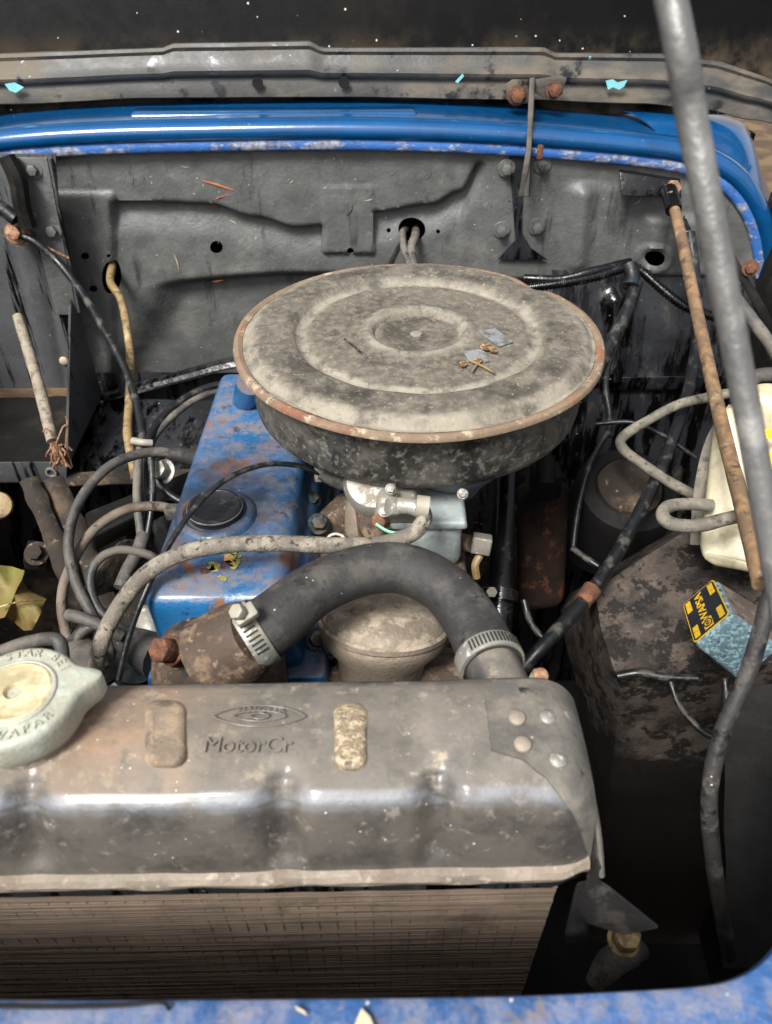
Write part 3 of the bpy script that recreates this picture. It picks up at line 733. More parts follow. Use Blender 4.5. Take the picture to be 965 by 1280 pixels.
# hinge strap in the middle: folded tee with two rusty bolts, long blade down over the cowl
hs_ = thing('bonnet_strap', 'narrow folded steel tee with two rusty bolts joining bonnet rail to firewall', 'bracket', P(662, 250, Y=.88))
Yt = .938
bm = prism_bm([P(632, 105, Y=Yt), P(640, 99, Y=Yt), P(661, 99, Y=Yt), P(663, 128, Y=Yt), P(646, 130, Y=Yt), P(633, 124, Y=Yt)], (0, -.003, 0), .0008)
obj('ear', bm, m_rail, hs_)
bm = prism_bm([P(668, 99, Y=Yt), P(700, 94, Y=Yt), P(708, 97, Y=Yt), P(702, 118, Y=Yt), P(680, 122, Y=Yt), P(668, 116, Y=Yt)], (0, -.003, 0), .0008)
obj('ear', bm, m_rail, hs_)
bm = hexa_bm([P(655, 246, Y=.862), P(661, 246, Y=.862), P(663, 246, Y=.876), P(655, 246, Y=.876), P(662, 97, Y=.900), P(669, 97, Y=.900), P(669, 97, Y=.938), P(662, 97, Y=.938)], .001)
obj('blade', bm, m_rail, hs_)
bm = hexa_bm([P(648, 246, Y=.864), P(655, 246, Y=.864), P(655, 246, Y=.868), P(648, 246, Y=.868), P(657, 190, Y=.870), P(664, 190, Y=.870), P(664, 190, Y=.876), P(657, 190, Y=.876)], .0008)
obj('blade_tip', bm, m_rail, hs_)
for (bx, by, rr) in ((646, 119, .0105), (692, 113, .009)):
    obj('bolt', hexhead_bm(P(bx, by, Y=Yt-.003), (0, -1, .15), rr*.8, .008, washer=rr), m_rust, hs_)
bm = box_bm(P(675, 190, Y=.872), (.006, .006, .014), bevel=.001); obj('rust_tag', bm, m_rust, hs_)

# ================================================================== ENGINE
eng = thing('engine', 'chipped blue rocker cover on a grimy engine block left of the air filter', 'engine', wd(-.06, .5, .80))
# rocker cover
zt, zb = .368, .440
XL, XR, XS = -.167, -.070, -.048
YF, YR = .338, .665
pts = [wd(XL+.006, YF+.002, zb), wd(XR+.012, YF+.002, zb), wd(XR+.012, YR, zb), wd(XL+.002, YR, zb),
       wd(XL, YF+.010, zt), wd(XR, YF+.010, zt), wd(XR, YR-.008, zt), wd(XL+.002, YR-.008, zt)]
own = hexa_bm(pts)
bmesh.ops.bevel(own, geom=own.edges[:], offset=.0105, segments=5, profile=.5, affect='EDGES', clamp_overlap=True)
bmesh.ops.subdivide_edges(own, edges=[e for e in own.edges if e.calc_length() > .03], cuts=14, use_grid_fill=True)
for v in own.verts: v.co += Vector((mnoise.noise(v.co*25), mnoise.noise(v.co*25+V(9,0,0)), mnoise.noise(v.co*25+V(0,9,0)))) * .0008
cover = obj('rocker_cover', own, m_blue, eng)
# side shoulder with lower ridge
bm = hexa_bm([wd(XR, YF+.05, zb+.004), wd(XS, YF+.06, zb+.004), wd(XS, YR, zb+.004), wd(XR, YR, zb+.004), wd(XR, YF+.06, .392), wd(XS-.012, YF+.07, .398), wd(XS-.012, YR, .398), wd(XR, YR, .392)], .008, 4)
obj('shoulder', bm, m_blue, cover)
bm = hexa_bm([wd(XL-.008, YF-.004, zb+.010), wd(XS+.006, YF-.004, zb+.010), wd(XS+.006, YR+.01, zb+.010), wd(XL-.008, YR+.01, zb+.010), wd(XL-.006, YF-.002, zb-.002), wd(XS+.004, YF-.002, zb-.002), wd(XS+.004, YR+.01, zb-.002), wd(XL-.006, YR+.01, zb-.002)], .003)
obj('flange', bm, m_blue, cover)
bm = tube_bm([P(306, 506, D=.376), P(308, 496, D=.358), P(312, 480, D=.340)], .012, 14, 4); obj('breather_stub', bm, m_blue, cover)
# filler cap on its rolled seat
fc = P(270, 642, D=.366)
obj('filler_seat', lathe_bm([(.032, -.004), (.030, .000), (.0275, .0022), (.0245, .0026), (.0225, .001), (.019, .001)], fc, seg=40), m_blue, cover)
m_filler = mat('black_filler_cap', '#1a1b1d', .32, bump=.25, bscale=200, layers=[dict(col='#4d4a45', scale=70, lo=.54, hi=.68, rough=.9, amt=.6)])
obj('oil_filler_cap', lathe_bm([(.0200, .0), (.0208, .004), (.0208, .0068), (.0200, .0082), (.0180, .0086), (.0168, .0078), (.002, .0074)], fc, seg=44), m_filler, eng)
m_capring = mat('bare_cap_edge', '#6d6c6a', .4, metal=.5, bump=.1)
obj('cap_edge', lathe_bm([(.0200, .0050), (.0212, .0058), (.0212, .0068), (.0200, .0074)], fc, seg=44, closed=True), m_capring, eng)
# yellow-green flaking patch
for q in range(16):
    cx, cy, sc_ = random.gauss(283, 13), random.gauss(708, 9), random.uniform(.18, .55)
    if q == 0: cx, cy, sc_ = 287, 699, .75
    poly = []
    for k in range(9):
        a = 2*math.pi*k/9; q_ = (5 + 9*random.random())*sc_
        poly.append(P(cx + q_*1.3*math.cos(a), cy + q_*.7*math.sin(a), D=zt-.0003))
    obj('paint_patch', prism_bm(poly, (0, 0, .0004)), m_moss if q % 3 != 2 else m_rust, cover)
# head, block and manifold
bm = hexa_bm([wd(-.19, .37, .80), wd(.03, .37, .80), wd(.03, .68, .80), wd(-.19, .68, .80), wd(-.172, .366, .449), wd(-.028, .366, .449), wd(-.028, .68, .449), wd(-.172, .68, .449)], .008, 3)
bmesh.ops.subdivide_edges(bm, edges=[e for e in bm.edges if e.calc_length() > .05], cuts=10, use_grid_fill=True)
for v in bm.verts: v.co += Vector((mnoise.noise(v.co*22), mnoise.noise(v.co*22+V(5,0,0)), 0))*.004
obj('cylinder_block', bm, m_block, eng)
bm = hexa_bm([P(380, 700, d=.66), P(420, 700, d=.65), P(420, 612, d=.74), P(384, 612, d=.74), P(376, 676, d=.615), P(412, 680, d=.61), P(414, 598, d=.70), P(384, 594, d=.70)], .006, 3)
obj('head_boss', bm, m_block, eng)
for (bx, by, dd) in ((398, 655, .60), (388, 625, .635), (396, 800, .56), (412, 810, .56)):
    obj('bolt', hexhead_bm(P(bx, by, d=dd), (.2, -.5, .8), .0065, .007, washer=.009), m_block, eng)
man = obj('intake_manifold', hexa_bm([wd(-.035, .40, .56), wd(.075, .40, .56), wd(.075, .56, .56), wd(-.035, .56, .56), wd(-.022, .415, .425), wd(.064, .418, .425), wd(.064, .54, .425), wd(-.022, .54, .425)], .012, 4), m_cast, eng)
for (a, b, c, d_, r1) in ((414, 660, 432, 640, .016), (450, 668, 470, 650, .017), (400, 690, 440, 682, .015)):
    obj('runner', tube_bm([P(a, b+14, d=.64), P(a, b, d=.625), P(c, d_, d=.63), P(c+30, d_-10, d=.64)], r1, 12, 5, wob=.2), m_cast, man)
obj('bare_tube', lathe_bm([(.0085, 0), (.009, .016), (.0072, .016), (.0065, .004)], P(424, 680, d=.578), (-.1, -.75, .66), 20), m_zinc, man)
obj('carburettor_flange', hexa_bm([wd(-.012, .405, .440), wd(.068, .405, .440), wd(.068, .50, .440), wd(-.012, .50, .440), wd(-.008, .41, .418), wd(.064, .41, .418), wd(.064, .50, .418), wd(-.008, .50, .418)], .004), m_cast, eng)
# thermostat housing: dome with an outlet towards the hose, hex plug
tc_ = P(268, 822, D=.402)
obj('thermostat_housing', lathe_bm([(.046, -.035), (.046, -.012), (.043, -.002), (.037, .007), (.028, .014), (.016, .018), (.003, .0195)], tc_, (0, -.15, 1), 36, fn=lambda t, r, h: (r*(1+.03*math.sin(3*t)), h)), m_cast, eng)
obj('outlet_neck', tube_bm([P(272, 824, d=.470), P(300, 803, d=.462), P(322, 790, d=.455)], [.030, .026, .0215], 24, 6), m_cast, eng)
obj('plug', hexhead_bm(P(216, 814, d=.475), (-.45, -.5, .7), .0085, .012, washer=.0095), m_rust, eng)
obj('plug', tube_bm([P(222, 822, d=.490), P(212, 808, d=.470)], .0075, 12, 4), m_rust, eng)
# distributor seen at the lower left of the cover, shiny condenser
obj('distributor', lathe_bm([(.034, -.06), (.034, 0), (.030, .010), (.020, .014), (.018, .022)], P(170, 838, d=.58), (.25, -.3, .9), 24), m_block, eng)
obj('condenser', tube_bm([P(196, 800, d=.57), P(184, 776, d=.575), P(178, 764, d=.58)], [.011, .0105, .007], 16, 5), m_zinc, eng)
obj('boot', tube_bm([P(200, 822, d=.55), P(172, 808, d=.56), P(150, 795, d=.57)], [.017, .014, .009], 14, 6), m_rubber, eng)
obj('boot', tube_bm([P(120, 850, d=.54), P(105, 822, d=.55), P(97, 805, d=.56)], [.016, .014, .009], 14, 6), m_lead, eng)
obj('boot', tube_bm([P(88, 850, d=.54), P(92, 818, d=.56), P(103, 790, d=.58)], [.014, .012, .008], 14, 6), m_rubber, eng)
# round dusty cover (pump body) below the hose
pc = P(480, 772, D=.412)
pump = obj('fuel_pump', lathe_bm([(.030, -.05), (.034, -.03), (.046, -.016), (.0475, -.008), (.046, -.004), (.043, .004), (.037, .009), (.024, .0125), (.004, .0135)], pc, (.06, .36, .93), 44), m_alloy, eng)
obj('rim', lathe_bm([(.0475, -.006), (.0492, -.0045), (.0492, -.001), (.0470, .0005), (.0455, -.001)], pc, (.06, .36, .93), 44, closed=True), m_alloy, pump)
obj('lug', hexa_bm([P(404, 822, d=.575), P(425, 822, d=.575), P(425, 812, d=.60), P(404, 812, d=.60), P(403, 766, d=.54), P(421, 764, d=.54), P(421, 754, d=.565), P(403, 756, d=.565)], .003), m_alloy, pump)
obj('outlet', tube_bm([P(470, 850, d=.56), P(463, 822, d=.555), P(463, 800, d=.56)], .013, 16, 4), m_alloy, pump)
obj('outlet', tube_bm([P(495, 840, d=.565), P(515, 815, d=.565), P(535, 800, d=.57)], .012, 16, 4), m_alloy, pump)
obj('boss', hexa_bm([P(430, 855, d=.56), P(500, 855, d=.56), P(500, 845, d=.60), P(430, 845, d=.60), P(436, 812, d=.55), P(492, 812, d=.55), P(492, 802, d=.59), P(436, 802, d=.59)], .005), m_cast, pump)
obj('belt_cover', hexa_bm([P(395, 880, d=.54), P(600, 880, d=.54), P(600, 865, d=.64), P(395, 865, d=.64), P(400, 835, d=.56), P(590, 835, d=.56), P(590, 800, d=.66), P(400, 800, d=.66)], .006), m_cast, eng)

# ================================================================== CARBURETTOR
cb = thing('carburettor', 'pale grey cast carburettor body under the round air filter', 'carburettor', wd(.03, .46, .42))
def hx(pxl, Db, Dt, yf, yr, bev):
    (a, b) = pxl
    return hexa_bm([wd(a, yf, Db), wd(b, yf, Db), wd(b, yr, Db), wd(a, yr, Db), wd(a+.002, yf, Dt), wd(b-.002, yf, Dt), wd(b-.002, yr, Dt), wd(a+.002, yr, Dt)], bev, 4)
obj('float_chamber', hx((.000, .060), .4165, .372, .424, .50, .010), m_carb, cb)
obj('gasket_lid', hx((-.004, .062), .371, .363, .420, .50, .003), m_carb, cb)
obj('choke_housing', lathe_bm([(.026, -.02), (.026, .008), (.022, .014), (.010, .016)], wd(-.006, .452, .352), (-.15, -.55, .8), 28), m_zinc, cb)
obj('top_casting', hexa_bm([wd(-.010, .418, .364), wd(.028, .418, .364), wd(.028, .50, .364), wd(-.010, .50, .364), wd(-.006, .424, .344), wd(.022, .424, .344), wd(.022, .50, .338), wd(-.006, .50, .338)], .004, 3), m_zinc, cb)
for (bx, by, dd) in ((488, 612, .536), (480, 640, .54), (578, 618, .55)):
    obj('screw', hexhead_bm(P(bx, by, d=dd), (0, -.6, .8), .0034, .003, washer=.0042), m_zinc, cb)
obj('air_horn', lathe_bm([(.026, -.040), (.030, -.030), (.036, -.0225), (.043, -.014), (.0465, -.006), (.047, .004), (.046, .012)], V(.052, .490, CAM_Z-.340), (0, 0, 1), 48), m_bowl, cb)
obj('fuel_inlet', tube_bm([P(498, 632, d=.530), P(515, 633, d=.528), P(530, 640, d=.526)], .0062, 14, 4), m_zinc, cb)
obj('inlet_nut', hexhead_bm(P(496, 634, d=.532), (-.9, -.3, .3), .0078, .007), m_zinc, cb)
obj('lever', tube_bm([P(400, 592, d=.60), P(425, 602, d=.59), P(470, 612, d=.575)], [.005, .0065, .0065], 10, 4), m_lead, cb)
obj('cable_clip', box_bm(P(401, 591, d=.598), (.010, .008, .014), bevel=.0015), m_zinc, cb)
obj('linkage', tube_bm([P(440, 610, d=.60), P(448, 640, d=.59), P(452, 672, d=.59)], .0025, 8, 4), m_rust, cb)
obj('idle_jet', lathe_bm([(.006, -.01), (.006, .006), (.004, .008)], P(478, 650, d=.555), (-.5, -.7, .4), 14), m_copper, cb)
obj('accelerator_cover', lathe_bm([(.016, -.012), (.016, .002), (.011, .007), (.003, .008)], P(470, 655, d=.575), (-.5, -.7, .5), 20), m_cast, cb)
obj('rear_casting', hexa_bm([P(430, 680, d=.61), P(478, 680, d=.60), P(478, 640, d=.68), P(430, 640, d=.68), P(432, 628, d=.60), P(476, 626, d=.59), P(476, 596, d=.68), P(432, 600, d=.68)], .008), m_alloy, cb)
obj('green_seal', tube_bm([P(470, 655, d=.54), P(485, 664, d=.538), P(505, 668, d=.538)], .0012, 6, 4), mat('green_thread', '#7fb89c', .6, bump=0), cb)

# throttle clip to the right of the carburettor
tclip = thing('throttle_clip', 'small brass coloured square clip right of the carburettor', 'clip', P(602, 700, d=.60))
obj('block', hexa_bm([P(588, 692, d=.595), P(612, 696, d=.59), P(612, 690, d=.61), P(588, 686, d=.61), P(592, 672, d=.585), P(616, 676, d=.58), P(616, 668, d=.60), P(592, 664, d=.60)], .0015), m_zinc, tclip)
obj('spring_leg', tube_bm([P(600, 694, d=.60), P(594, 706, d=.60), P(596, 722, d=.605)], .0032, 8, 4), m_tan, tclip)
obj('stub', tube_bm([P(570, 676, d=.61), P(590, 680, d=.60)], .007, 12, 3), m_cast, tclip)

# ================================================================== AIR FILTER
AC = V(.026, .563, CAM_Z - .283)
af = thing('air_filter', 'large round dusty pan air filter with rusty lid rim over the carburettor', 'air filter', AC - V(0, 0, .06))
def lidfn(t, r, h):
    k = 1 + .004*math.sin(3*t+1) + .003*math.sin(7*t)
    if .05 < r < .147: h += .0012*mnoise.noise(V(math.cos(t)*r*30, math.sin(t)*r*30, 4))
    if .128 < r < .15:                      # dent at the back right edge
        h -= .006*math.exp(-((t - .72)/.10)**2) ; k -= .012*math.exp(-((t - .72)/.08)**2)
    if .05 < r < .094: h -= .004*math.exp(-((t + .45)/.22)**2)*math.exp(-((r-.07)/.02)**2)
    return r*k, h
lid = [(.1465, -.0045), (.1500, -.0035), (.1510, -.001), (.1500, .0015), (.1470, .0025), (.1435, .0010), (.1410, .0012), (.1385, .0040), (.1355, .0070), (.1320, .0084), (.124, .0088), (.112, .0088), (.1055, .0084),
       (.1025, .0066), (.1000, .0034), (.0970, .0018), (.0935, .0020), (.0905, .0036), (.0875, .0042), (.075, .0046), (.062, .0050), (.050, .0052), (.0445, .0066), (.0410, .0074), (.0375, .0056), (.0350, .0008), (.0325, -.0032), (.029, -.0050), (.022, -.0052), (.012, -.0046), (.001, -.004)]
fine = []
for (a, b), (c, d) in zip(lid, lid[1:]): fine += [(lerp(a, c, k/3), lerp(b, d, k/3)) for k in range(3)]
fine.append(lid[-1])
lidbm = lathe_bm([q for q in fine if q[0] <= .1440], AC, seg=120, fn=lidfn)
lido = obj('lid', lidbm, m_lid, af, angle=70)
obj('rim', lathe_bm([(.1438, .0012), (.1470, .0025), (.1500, .0016), (.1512, -.0004), (.1512, -.0018), (.1500, -.0030), (.1470, -.0038), (.143, -.0036)], AC, seg=120, closed=True, fn=lambda t, r, h: (r*(1 + .004*math.sin(3*t+1) + .003*math.sin(7*t) - .012*math.exp(-((t-.72)/.08)**2)), h - .004*math.exp(-((t-.72)/.10)**2))), m_lidrim, af)
obj('body', lathe_bm([(.1435, -.0045), (.1405, -.008), (.1396, -.012), (.1390, -.030), (.1382, -.046), (.1372, -.0505), (.134, -.0545), (.128, -.0562), (.05, -.0565), (.045, -.05)], AC, seg=96, fn=lambda t, r, h: (r*(1+.002*math.sin(5*t)), h)), m_filter, af)
obj('centre_nut', hexhead_bm(AC + V(-.001, 0, -.0048), (0, 0, 1), .0055, .006, washer=.009), m_zinc, af)
# peeled label and leaf litter caught on the lid
def onlid(px, py, dz=.0105): return P(px, py, D=.283-dz+.0035)
m_label = mat('torn_paper_label', '#7d7f80', .7, bump=.2, layers=[dict(col='#55514b', scale=70, lo=.45, hi=.6)])
obj('torn_label', prism_bm([onlid(598, 415, .009), onlid(618, 411, .009), onlid(642, 428, .009), onlid(624, 434, .009)], (0, 0, .0007)), m_label, af)
obj('torn_label', prism_bm([onlid(578, 440, .009), onlid(604, 437, .009), onlid(612, 452, .009), onlid(590, 456, .009)], (0, 0, .0006)), m_label, af)
obj('crease', tube_bm([onlid(431, 424, .0085), onlid(448, 438, .0085), onlid(463, 453, .0085)], .0011, 6, 4), m_filter, af)
for k, (cx, cy, s_, ang) in enumerate(((608, 434, 9, .3), (598, 452, 8, 1.4), (579, 456, 6, 2.2), (618, 438, 6, .9))):
    poly = [onlid(cx + s_*math.cos(ang + q*1.05)*(.5 + random.random()*.7), cy + s_*.6*math.sin(ang + q*1.05)*(.5 + random.random()*.7), .0105) for q in range(6)]
    obj('dry_leaf', prism_bm(poly, (0, 0, .001)), m_twig, None, ['crumpled brown leaf scrap beside the torn label on the filter lid', 'curled brown leaf scrap at the middle of the litter on the filter lid', 'leftmost dry leaf scrap lying on the filter lid', 'rightmost dry leaf scrap lying on the filter lid'][k], 'leaf', 'dry leaf scraps on the filter lid')
for k, tw in enumerate(([(585, 450), (600, 456), (618, 466)], [(590, 464), (596, 456), (603, 450)])):
    obj('twig', tube_bm([onlid(a, b, .0108) for a, b in tw], .0009, 6, 5), m_tan, None, ['longer pale dry twig pointing right on the filter lid', 'short pale dry twig crossing leaf scraps on the filter lid'][k], 'twig', 'twigs on the filter lid')

# ================================================================== RADIATOR
RL = wd(-.135, .205, .82)
rad = thing('radiator', 'dusty black car radiator with brown fins and ribbed top tank', 'radiator', RL)
TX0, TX1 = -.36, .098
YAW = math.tan(R(1.0))
# cross profile: (y, drop), from the rear bottom over the top to the front flange
PROF = [(.246, .366), (.247, .352), (.2475, .338), (.2465, .329), (.2435, .323), (.238, .3195), (.231, .3175), (.222, .3160), (.212, .3152), (.202, .3150), (.193, .3154), (.185, .3164), (.179, .3182), (.1742, .3215), (.1712, .3262), (.1690, .332), (.1668, .340), (.1645, .349), (.1628, .3565), (.1618, .3630)]
pf = []
for a, b in zip(PROF, PROF[1:]):
    for k in range(3): pf.append((lerp(a[0], b[0], k/3), lerp(a[1], b[1], k/3)))
pf.append(PROF[-1])
def tankpt(x, j):
    y, D = pf[j]; f = j/(len(pf)-1)
    e = max(0, (x - (TX1 - .030))/.030); e2 = e*e
    cy, cD = .207, .352
    k = 1 - .16*e2*e2; y2 = cy + (y-cy)*(1 - .10*e2*e2); D2 = cD + (D-cD)*(1 - .38*e2*e2*(1 if D < cD else 0))
    if D > .36: D2 = D
    # scalloped dents down the front face
    for cx in (-.165, -.048, .024, -.275):
        g = math.exp(-((x-cx)/.0085)**2)
        fr = sstep(.50, .66, f)*sstep(1.0, .92, f)
        y2 += .0065*g*fr; D2 += .0035*g*sstep(.50, .62, f)*sstep(.86, .7, f)
        y2 += .002*math.exp(-((x-cx+.013)/.012)**2)*fr*0
    # raised lozenge and worn bar on the top
    for cx, sgn, wx in ((-.014, .0004, .0066), (-.113, .0004, .0085)):
        D2 -= sgn*sstep(wx+.003, wx-.001, abs(x-cx))*sstep(.0185, .0135, abs(y-.212))*sstep(.34, .33, D)
    n = mnoise.noise(V(x*26, y*26, D*26))*.0009 + mnoise.noise(V(x*9, y*9, 3))*.0016
    return wd(x, y2 + YAW*(x+.1) + n*.4, D2 - n + .004*(x+.1)*0)
NX = 190
bm = bmesh.new(); rows = []
for i in range(NX+1):
    f = i/NX; x = TX0 + (TX1-TX0)*(1 - (1-f)**1.25)
    rows.append([bm.verts.new(tankpt(x, j)) for j in range(len(pf))])
for a, b in zip(rows, rows[1:]):
    for j in range(len(pf)-1): bm.faces.new((a[j], a[j+1], b[j+1], b[j]))
bm.faces.new(rows[-1]); bm.faces.new(rows[0][::-1])
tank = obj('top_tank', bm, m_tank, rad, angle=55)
def yw(x, y, D): return wd(x, y + YAW*(x+.1), D)
def ribbon(pf2, x0_, x1_, n=60, wob=.0006):
    bm = bmesh.new(); rows = []
    for i in range(n+1):
        x = lerp(x0_, x1_, i/n); e = sstep(.965, 1, i/n)
        rows.append([bm.verts.new(yw(x, y + .010*e*(1 if y < .2 else -1)*.5 + wob*mnoise.noise(V(x*40, q, 0)), D + wob*mnoise.noise(V(x*50, q, 7)))) for q, (y, D) in enumerate(pf2)])
    for a, b in zip(rows, rows[1:]):
        for j in range(len(pf2)): bm.faces.new((a[j], a[(j+1) % len(pf2)], b[(j+1) % len(pf2)], b[j]))
    bm.faces.new(rows[0][::-1]); bm.faces.new(rows[-1]); return bm
obj('end_edge', tube_bm([P(706, 890, D=.3175), P(722, 935, D=.324), P(738, 988, D=.336), P(748, 1045, D=.352), P(752, 1095, D=.372)], .0016, 6, 6), m_plate, rad)
obj('solder_seam', ribbon([(.1640, .3612), (.1590, .3620), (.1570, .3648), (.1575, .3685), (.166, .3695), (.244, .3695), (.249, .365)], TX0, TX1+.001, 160, .0009), m_seam, rad)
obj('header_plate', ribbon([(.1640, .3702), (.1585, .3706), (.1583, .3762), (.163, .3778), (.246, .3778), (.248, .370)], TX0, TX1-.002, 120, .0005), m_fire_oil, rad)
# core: stacked fins with flat tubes
bm = bmesh.new(); cx0, cx1 = TX0, TX1 - .010; RY = Matrix.Rotation(R(1.0), 3, 'Z')
for k in range(116):                         # each fin a thin strip, a little bent along its length
    D = .3800 + k*.0016; own = []
    for q in range(41):
        x = lerp(cx0, cx1, q/40); y = .1660 + .0010*mnoise.noise(V(x*9, k*.45, 2)) + .0005*mnoise.noise(V(x*2, k*3.1, 5)); z = D + .0003*mnoise.noise(V(x*14, k*1.3, 7))
        own.append([bm.verts.new(yw(x, yy, zz)) for yy, zz in ((y, z), (y, z+.0008), (.238, z+.0008), (.238, z))])
    for p, q in zip(own, own[1:]):
        for i in range(4): bm.faces.new((p[i], p[(i+1) % 4], q[(i+1) % 4], q[i]))
obj('fins', bm, m_core, rad, kind='stuff')
bm = box_bm(yw((cx0+cx1)/2, .206, .70), (cx1-cx0, .066, .26), RY); obj('lower_core', bm, m_core, rad)
tb = None
for k in range(44):
    x = cx0 + .006 + k*.0099
    if x > cx1-.003: break
    t_ = obj('tube', box_bm(yw(x, .203, .470), (.0014, .0738, .184), RY, bevel=.0006, seg=1), m_core, rad)
# side bracket plate over the right end with four rivets and a foot
def onplate(px, py, dz=0.0):
    return P(px, py, D=.3165 - dz)
poly = [(612, 882), (616, 874), (635, 869), (685, 868), (698, 874), (704, 884), (718, 930), (734, 985), (744, 1040), (738, 1042), (728, 1020), (700, 990), (660, 966), (622, 948), (612, 930)]
Dp = [.3118, .3120, .3128, .3140, .316, .318, .324, .333, .348, .350, .340, .323, .3150, .3118, .3112]
def tankf(x, f):
    g = f*(len(pf)-1); k = min(int(g), len(pf)-2); return tankpt(x, k).lerp(tankpt(x, k+1), g-k)
F1 = [(0, .515), (.3, .545), (.5, .60), (.75, .73), (.9, .86), (1, .965)]; F0 = [(0, .33), (.08, .29), (.2, .27), (1, .26)]
def plt(u, v):
    x = lerp(.0500, TX1 - .0004, u); f = lerp(interp(F0, u), interp(F1, u), v)
    p = tankf(x, f); du = tankf(x - .002, f) - p; dv = tankf(x, min(1, f + .02)) - p
    n_ = du.cross(dv).normalized()
    if n_.z < -.2 or n_.dot(p - wd(.03, .205, .36)) < 0: n_ = -n_
    return p + n_*.0020
own = thicken(grid_bm(plt, 26, 30), .0016)
plate = obj('end_plate', own, m_plate, rad, angle=50)
for k, (bx, by) in enumerate(((646, 898), (684, 897), (653, 931), (697, 951))):
    obj('rivet', lathe_bm([(.0042, 0), (.0040, .0012), (.0025, .0022), (.0005, .0024)], P(bx, by, D=.3110 + (.0025 if k in (1,) else 0) + (.0035 if k == 3 else 0)), (.15 if k in (1, 3) else 0, -.05, 1), 18), m_seam if k in (0, 2) else m_zinc, rad)
bm = bmesh.new(); A = [P(738, 990, D=.335), P(746, 1040, D=.350), P(752, 1085, D=.366), P(750, 1100, D=.376), P(762, 1108, D=.385), P(822, 1156, D=.398)]
B = [P(734, 1010, D=.350), P(738, 1060, D=.366), P(738, 1100, D=.385), P(722, 1125, D=.400), P(735, 1150, D=.408), P(780, 1165, D=.410)]
va = [bm.verts.new(q) for q in A]; vb = [bm.verts.new(q) for q in B]
for i in range(len(A)-1): bm.faces.new((va[i], va[i+1], vb[i+1], vb[i]))
thicken(bm, .002); obj('side_bracket', bm, m_brk, rad, angle=30)
obj('bracket_flange', hexa_bm([P(706, 1180, d=.44), P(735, 1180, d=.44), P(742, 1105, d=.43), P(720, 1110, d=.43), P(704, 1170, d=.425), P(733, 1170, d=.425), P(742, 1098, d=.415), P(720, 1102, d=.415)], .002), m_brk, rad)
obj('bolt', hexhead_bm(P(779, 1176, D=.428), (0, -.1, 1), .0072, .010, washer=.0085), m_tan, rad)
m_worn = mat('bare_speckled_rib', '#8f7f68', .6, metal=.1, bump=.7, bscale=500, layers=[
    dict(col='#b9a98c', scale=240, lo=.48, hi=.58, rough=.7), dict(col='#6d6152', scale=160, lo=.54, hi=.62, rough=.9)])
m_worn2 = mat('brown_dusty_rib', '#7a6c5c', .8, bump=.4, bscale=300, layers=[dict(col='#948069', scale=90, lo=.46, hi=.62), dict(col='#625549', scale=60, lo=.54, hi=.64)])
for (ra, rb, rc, rd, mm) in ((419, 878, 458, 962, m_worn), (182, 876, 232, 958, m_worn2)):
    pts = []
    for cu, cv, a0_ in ((rc-17, rd-14, 0), (ra+17, rd-14, 90), (ra+17, rb+14, 180), (rc-17, rb+14, 270)):
        for k in range(6): an = R(a0_ + k*18); pts.append((cu + 17*math.cos(an), cv + 14*math.sin(an)))
    own = bmesh.new(); lay = []
    for (sc_, dz) in ((1.12, -.0015), (1.0, .0010), (.86, .0026), (.62, .0031)):
        cx, cy = (ra+rc)/2, (rb+rd)/2; lay.append([own.verts.new(P(cx + (a-cx)*sc_, cy + (b-cy)*(1-(1-sc_)*.5), D=.3150 + .0008*sstep(900, 870, b)*3 - dz)) for a, b in pts])
    for a, b in zip(lay, lay[1:]):
        for k in range(len(pts)): own.faces.new((a[k], a[(k+1) % len(pts)], b[(k+1) % len(pts)], b[k]))
    own.faces.new(lay[-1]); obj('raised_rib', own, mm, tank, angle=70)
# emblem and lettering pressed into the tank
top = lambda px, py: P(px, py, D=.3138)
o_ = top(318, 933); ex = (top(340, 933) - o_); ey = (top(318, 915) - o_)
bm = text_bm('MotorCr', .0120, .0002, mtx=mtx_of(top(309, 932) + V(0, 0, .0002), ex, ey), spacing=.95)
obj('lettering', bm, m_tank, tank)
bm = bmesh.new()
def lens(cx, cy, hw, hh, n=28):
    up = [(cx + hw*math.cos(math.pi*k/n), cy - hh*math.sin(math.pi*k/n)**1.5) for k in range(n)]
    dn = [(cx + hw*math.cos(math.pi + math.pi*k/n), cy + hh*abs(math.sin(math.pi + math.pi*k/n))**1.5) for k in range(n)]
    return up + dn
for (hw, hh) in ((57, 13), (33, 6.5), (12, 3.5)):
    L_ = lens(324, 895, hw, hh); pts = [top(a, b) + V(0, 0, .0001) for a, b in L_]
    tube_bm(pts + [pts[0]], .00035, 6, 1, bm=bm, spline=False, caps=False)
text_bm('UNGOR', .0056, .0002, bm=bm, mtx=mtx_of(top(326, 887), ex, ey), spacing=1.3)
obj('emblem', bm, m_tank, tank)

